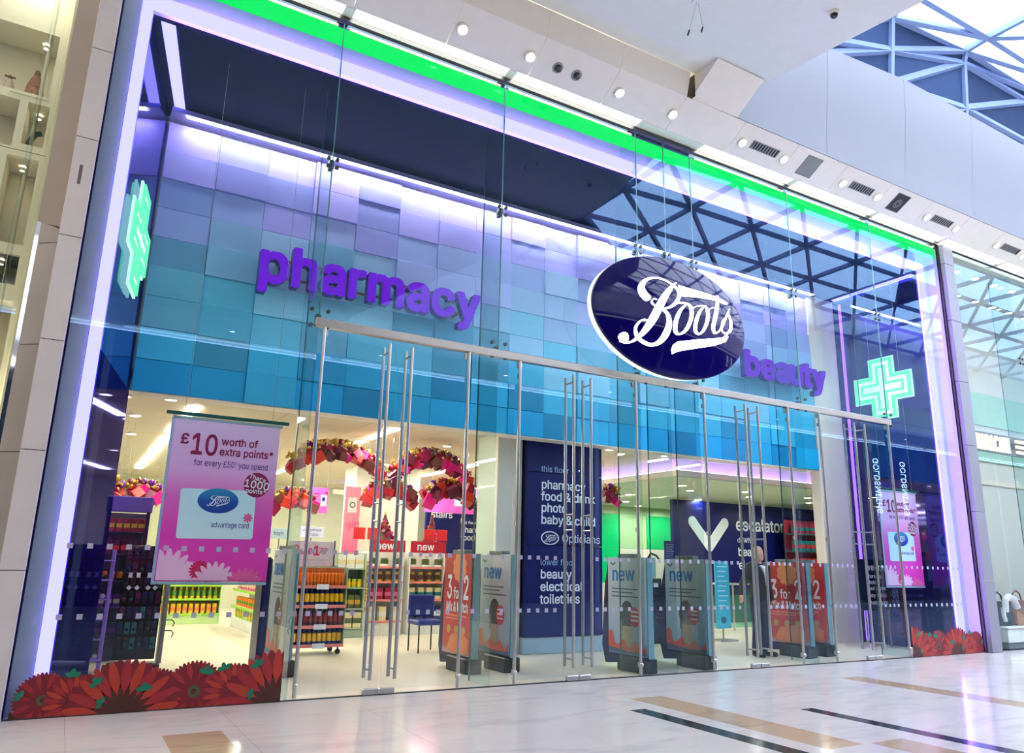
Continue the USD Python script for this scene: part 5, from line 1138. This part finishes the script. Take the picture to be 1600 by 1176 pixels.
struct('ceiling', bx(-5, -.44, .02, 1.2, 9.05, 9.2), CRM, 'cream ceiling of the left display window')
def vase(label, o, h, mt, ears=False, cat_='ornament'):
    t = thing('ornament', label, cat_, (o[0], o[1], o[2]+.0015), world=False)
    mesh('figure', lathe([(0, 0), (h*.2, 0), (h*.24, h*.15), (h*.2, h*.5), (h*.13, h*.72), (h*.1, h*.8), (0, h*.8)], 14), mt, t, 50)
    mesh('neck', lathe([(h*.06, h*.78), (h*.085, h*.9), (h*.05, h), (0, h)], 10), C('ornament_brown', 120, 80, 56), t)
    if ears:
        for s in (-1, 1): mesh('bow', sph((s*h*.12, 0, h*.93), h*.07, 6, (1, 1, .6)) if False else rb(min(0, s*h*.2), max(0, s*h*.2), -.01, .01, h*.9, h*.97, .004), C('ornament_olive', 110, 100, 50), t)
vase('small brown and white bottle with a bow in the top cubby of the left display', (-1.0, .82, 6.55), .27, C('ornament_white', 200, 180, 160), True)
vase('larger speckled brown ornament in the top cubby of the left display', (-.75, .82, 6.55), .42, pm('ornament_speckle', srgb(150, 100, 70), rough=.5, noise=.6, scale=30))
t = thing('ornament', 'dark green slanting figure in the second cubby of the left display', 'ornament', (-.70, .8, 5.9215), world=False)
mesh('figure', path_tube([(-.02, 0, .03), (0, 0, .14), (.04, 0, .24), (.10, 0, .27)], .03, 8), C('ornament_green', 16, 50, 30), t); mesh('foot', rb(-.05, .02, -.03, .03, 0, .03, .008), C('ornament_green', 16, 50, 30), t)
t = thing('ornament', 'dark mound of plaited ware in the low niche of the left display', 'ornament', (-.86, .82, 4.2815), world=False)
mesh('mound', sph((0, 0, .0), .18, 12, (1.1, .7, 1.)).slice_plane([0, 0, 0], [0, 0, 1], cap=True, engine='earcut') if False else lathe([(0, 0), (.2, 0), (.18, .12), (.1, .2), (0, .22)], 16), C('ornament_black', 14, 30, 22), t); mesh('strap', path_tube([(-.1, 0, .18), (0, -.02, .25), (.1, 0, .18)], .012, 6), C('ornament_black', 14, 30, 22), t)
lw = sthing('window_2', 'glass front of the shop on the left')
for a, b in ((-3.0, -1.5), (-1.494, -.46)):
    for z0, z1 in ((0, 2.9), (2.905, 5.55), (5.555, 8.5)): mesh('pane', bx(a, b, 0, .014, z0, z1), GLASS, lw)
mesh('joint', cat(bx(-3, -.46, -.003, .0, 2.9, 2.906), bx(-3, -.46, -.003, 0, 5.55, 5.556)), DARKSTEEL, lw)
mesh('fin', bx(-.64, -.625, .015, .4, 0, 8.5), FINGLASS, lw); mesh('fin_edge', bx(-.641, -.624, .4, .405, 0, 8.5), EDGE, lw)
# ------------------------------------------------------------------ neighbour on the right
nb = sthing('wall_neighbour', 'pale interior of the fashion shop on the right, behind its glass front')
NBW = C('neighbour_cream', 200, 198, 182, rough=.5, noise=.02)
mesh('side_panel', bx(16.4, 16.46, .16, 2.45, 0, 8.5), NBW, nb); mesh('floor_slab', bx(16.4, 27, .02, 2.48, -.1, .0), SHFLOOR, nb); mesh('back_panel', bx(16.46, 27, 2.40, 2.48, 0, 8.5), NBW, nb)
mesh('ceiling_panel', bx(16.46, 27, .05, 2.4, 8.42, 8.5), NBW, nb); mesh('green_band', bx(16.46, 27, 2.36, 2.395, 5.4, 6.3), C('neighbour_green', 150, 190, 160, rough=.4), nb); mesh('green_band', bx(16.46, 27, 2.36, 2.395, 4.4, 5.0), C('neighbour_green', 150, 190, 160), nb)
mesh('end_panel', bx(27, 27.3, 0, 2.5, 0, 8.6), NBW, nb)
for k in range(5): mesh('louvre', rb(17.2, 18.3, 2.2, 2.34, 2.55+.14*k, 2.62+.14*k, .01), C('neighbour_louvre', 120, 180, 140), nb)
for k, x in enumerate(np.linspace(16.8, 22.5, 8)):
    for y in (.5, 1.4): recessed((x, y, 8.41), (0, 0, -1), .09, f'small bright downlight in the right-hand shop ceiling, {"front" if y < 1 else "back"} row, {ORD[k]} from the left', 'downlights in the right-hand shop ceiling', LSPOT if y > 1 else em('display_lamp3', (1., .95, .82), 45.))
rw = sthing('window_3', 'tall glass front of the fashion shop on the right')
for a, b in ((16.43, 19.0), (19.005, 21.5), (21.505, 24.0), (24.005, 27.0)):
    for z0, z1 in ((0, 4.3), (4.305, 8.5)): mesh('pane', bx(a, b, 0, D, z0, z1), GLASS, rw)
for x in (19.0, 21.5): mesh('fin', bx(x-.009, x+.009, .02, .5, 0, 8.5), FINGLASS, rw); mesh('fin_edge', bx(x-.009, x+.009, .5, .506, 0, 8.5), EDGE, rw)
mesh('patch_fitting', cat([disc(18.97+sx*.06, -.01, 6.3+sz*.06) for sx in (-1, 1) for sz in (-1, 1)]), DARKSTEEL, rw)
struct('wall_right', bx(27.3, 62, .0, .3, 0, 8.6), DKF, 'run of dark shopfronts farther along the mall')
t = thing('neighbour_sign', 'glowing white block lettering with a small motif over the right-hand shop door', 'sign', (17.5, -.1, 4.0))
for k, ch in enumerate('MARACAMI'):
    m = text(ch, .34, .05); b = m.bounds; wd = .125 if ch != 'I' else .035
    m.apply_translation([-b[0][0], 0, 0]); m.apply_scale([wd/(b[1][0]-b[0][0]), 1, 1]); mesh('letter', put(m, (16.54+.178*k, -.03, 4.03)), em('neighbour_glow', (1., 1., .97), .66), t)
for z in (4.05, 4.17, 4.29): mesh('bar', rb(18.1, 18.52, -.08, -.03, z, z+.07, .004), MATS['neighbour_glow'], t)
mesh('motif', put(flat(petal_flower(0, 0, .09, 5, .4)), (18.0, -.035, 4.2)), C('motif_dark', 60, 70, 70), t)
mesh('back_rail', bx(16.5, 18.55, -.03, -.012, 3.99, 4.42), C('sign_rail_grey', 92, 108, 108, rough=.5), t)
t = thing('shop_lamp', 'small white pendant lamp inside the right-hand shop', 'lamp', (17.6, 1.2, 0))
mesh('shade', lathe([(.02, .18), (.06, .1), (.11, 0), (.09, -.02), (0, -.02)], 14, (17.55, 1.2, 3.6)), em('pendant_glow', (1., .98, .92), 2.5), t); mesh('cord', tube((17.55, 1.2, 3.78), (17.55, 1.2, 8.42), .006, 5), BLACK, t)
t = thing('inner_doors', 'tall pale glass doors with green pull handles inside the right-hand shop', 'door', (17.6, 1.9, 0))
for a, b in ((17.15, 17.75), (17.77, 18.37)): mesh('leaf', bx(a, b, 1.9, 1.915, .05, 2.45), glass('inner_door_glass', (.72, .9, .82), .08), t)
for x in (17.66, 17.86): mesh('pull_handle', tube((x, 1.85, .55), (x, 1.85, 1.9), .024, 8), C('handle_green', 0, 120, 80, rough=.3), t)
mesh('head', rb(17.1, 18.42, 1.87, 1.95, 2.45, 2.53, .008), C('door_head', 170, 200, 190), t)
t = thing('display_plinth', 'white display plinth in the window of the right-hand shop', 'plinth', (17.3, .45, 0))
mesh('block', rb(17.2, 18.9, .15, .75, .12, .40, .01), C('plinth_white', 236, 232, 222), t); mesh('recess', bx(17.26, 18.84, .2, .7, .0005, .12), C('plinth_shadow', 150, 150, 146), t); mesh('top', rb(17.16, 18.94, .12, .78, .40, .43, .006), C('plinth_white', 236, 232, 222), t)
def bag(label, x, mt, flap, z=.43, s=1., rz=0.):
    t = thing('handbag', label, 'handbag', (x, .45, z), rz, world=False)
    body = Polygon([(-.30*s, 0), (.30*s, 0), (.34*s, .2*s), (.24*s, .48*s), (-.18*s, .5*s), (-.33*s, .22*s)]).buffer(-.05).buffer(.05)
    mesh('body', put(bevelled(body, .2*s, .04), (0, .12*s, 0)), mt, t, 40)
    mesh('flap', put(bevelled(Polygon([(-.26*s, .5*s), (.24*s, .48*s), (.3*s, .3*s), (.0, .2*s), (-.3*s, .32*s)]).buffer(-.03).buffer(.03), .02, .01, 2), (0, -.1*s, 0)), flap, t)
    mesh('handle', path_tube([(-.18*s, 0, .48*s), (-.12*s, 0, .62*s), (.02*s, 0, .68*s), (.14*s, 0, .62*s), (.2*s, 0, .46*s)], .016, 8), flap, t)
bag('black leather handbag with a white scarf on the white plinth', 17.52, C('bag_black', 26, 32, 34, rough=.3), C('bag_slate', 60, 66, 66, rough=.35))
bag('tan leather handbag beside the black one on the white plinth', 18.27, C('bag_tan', 166, 120, 72, rough=.4), C('bag_brown', 130, 84, 50, rough=.4), s=1.05)
single('scarf', cat(path_tube([(17.34, .22, .72), (17.38, .22, .96), (17.54, .22, 1.03), (17.71, .22, .97), (17.82, .22, .8)], .065, 10), path_tube([(17.26, .22, .82), (17.26, .22, .64), (17.3, .22, .54)], .045, 8)), C('scarf_white', 222, 214, 210, rough=.8), 'white scarf draped over the black handbag', 'scarf')
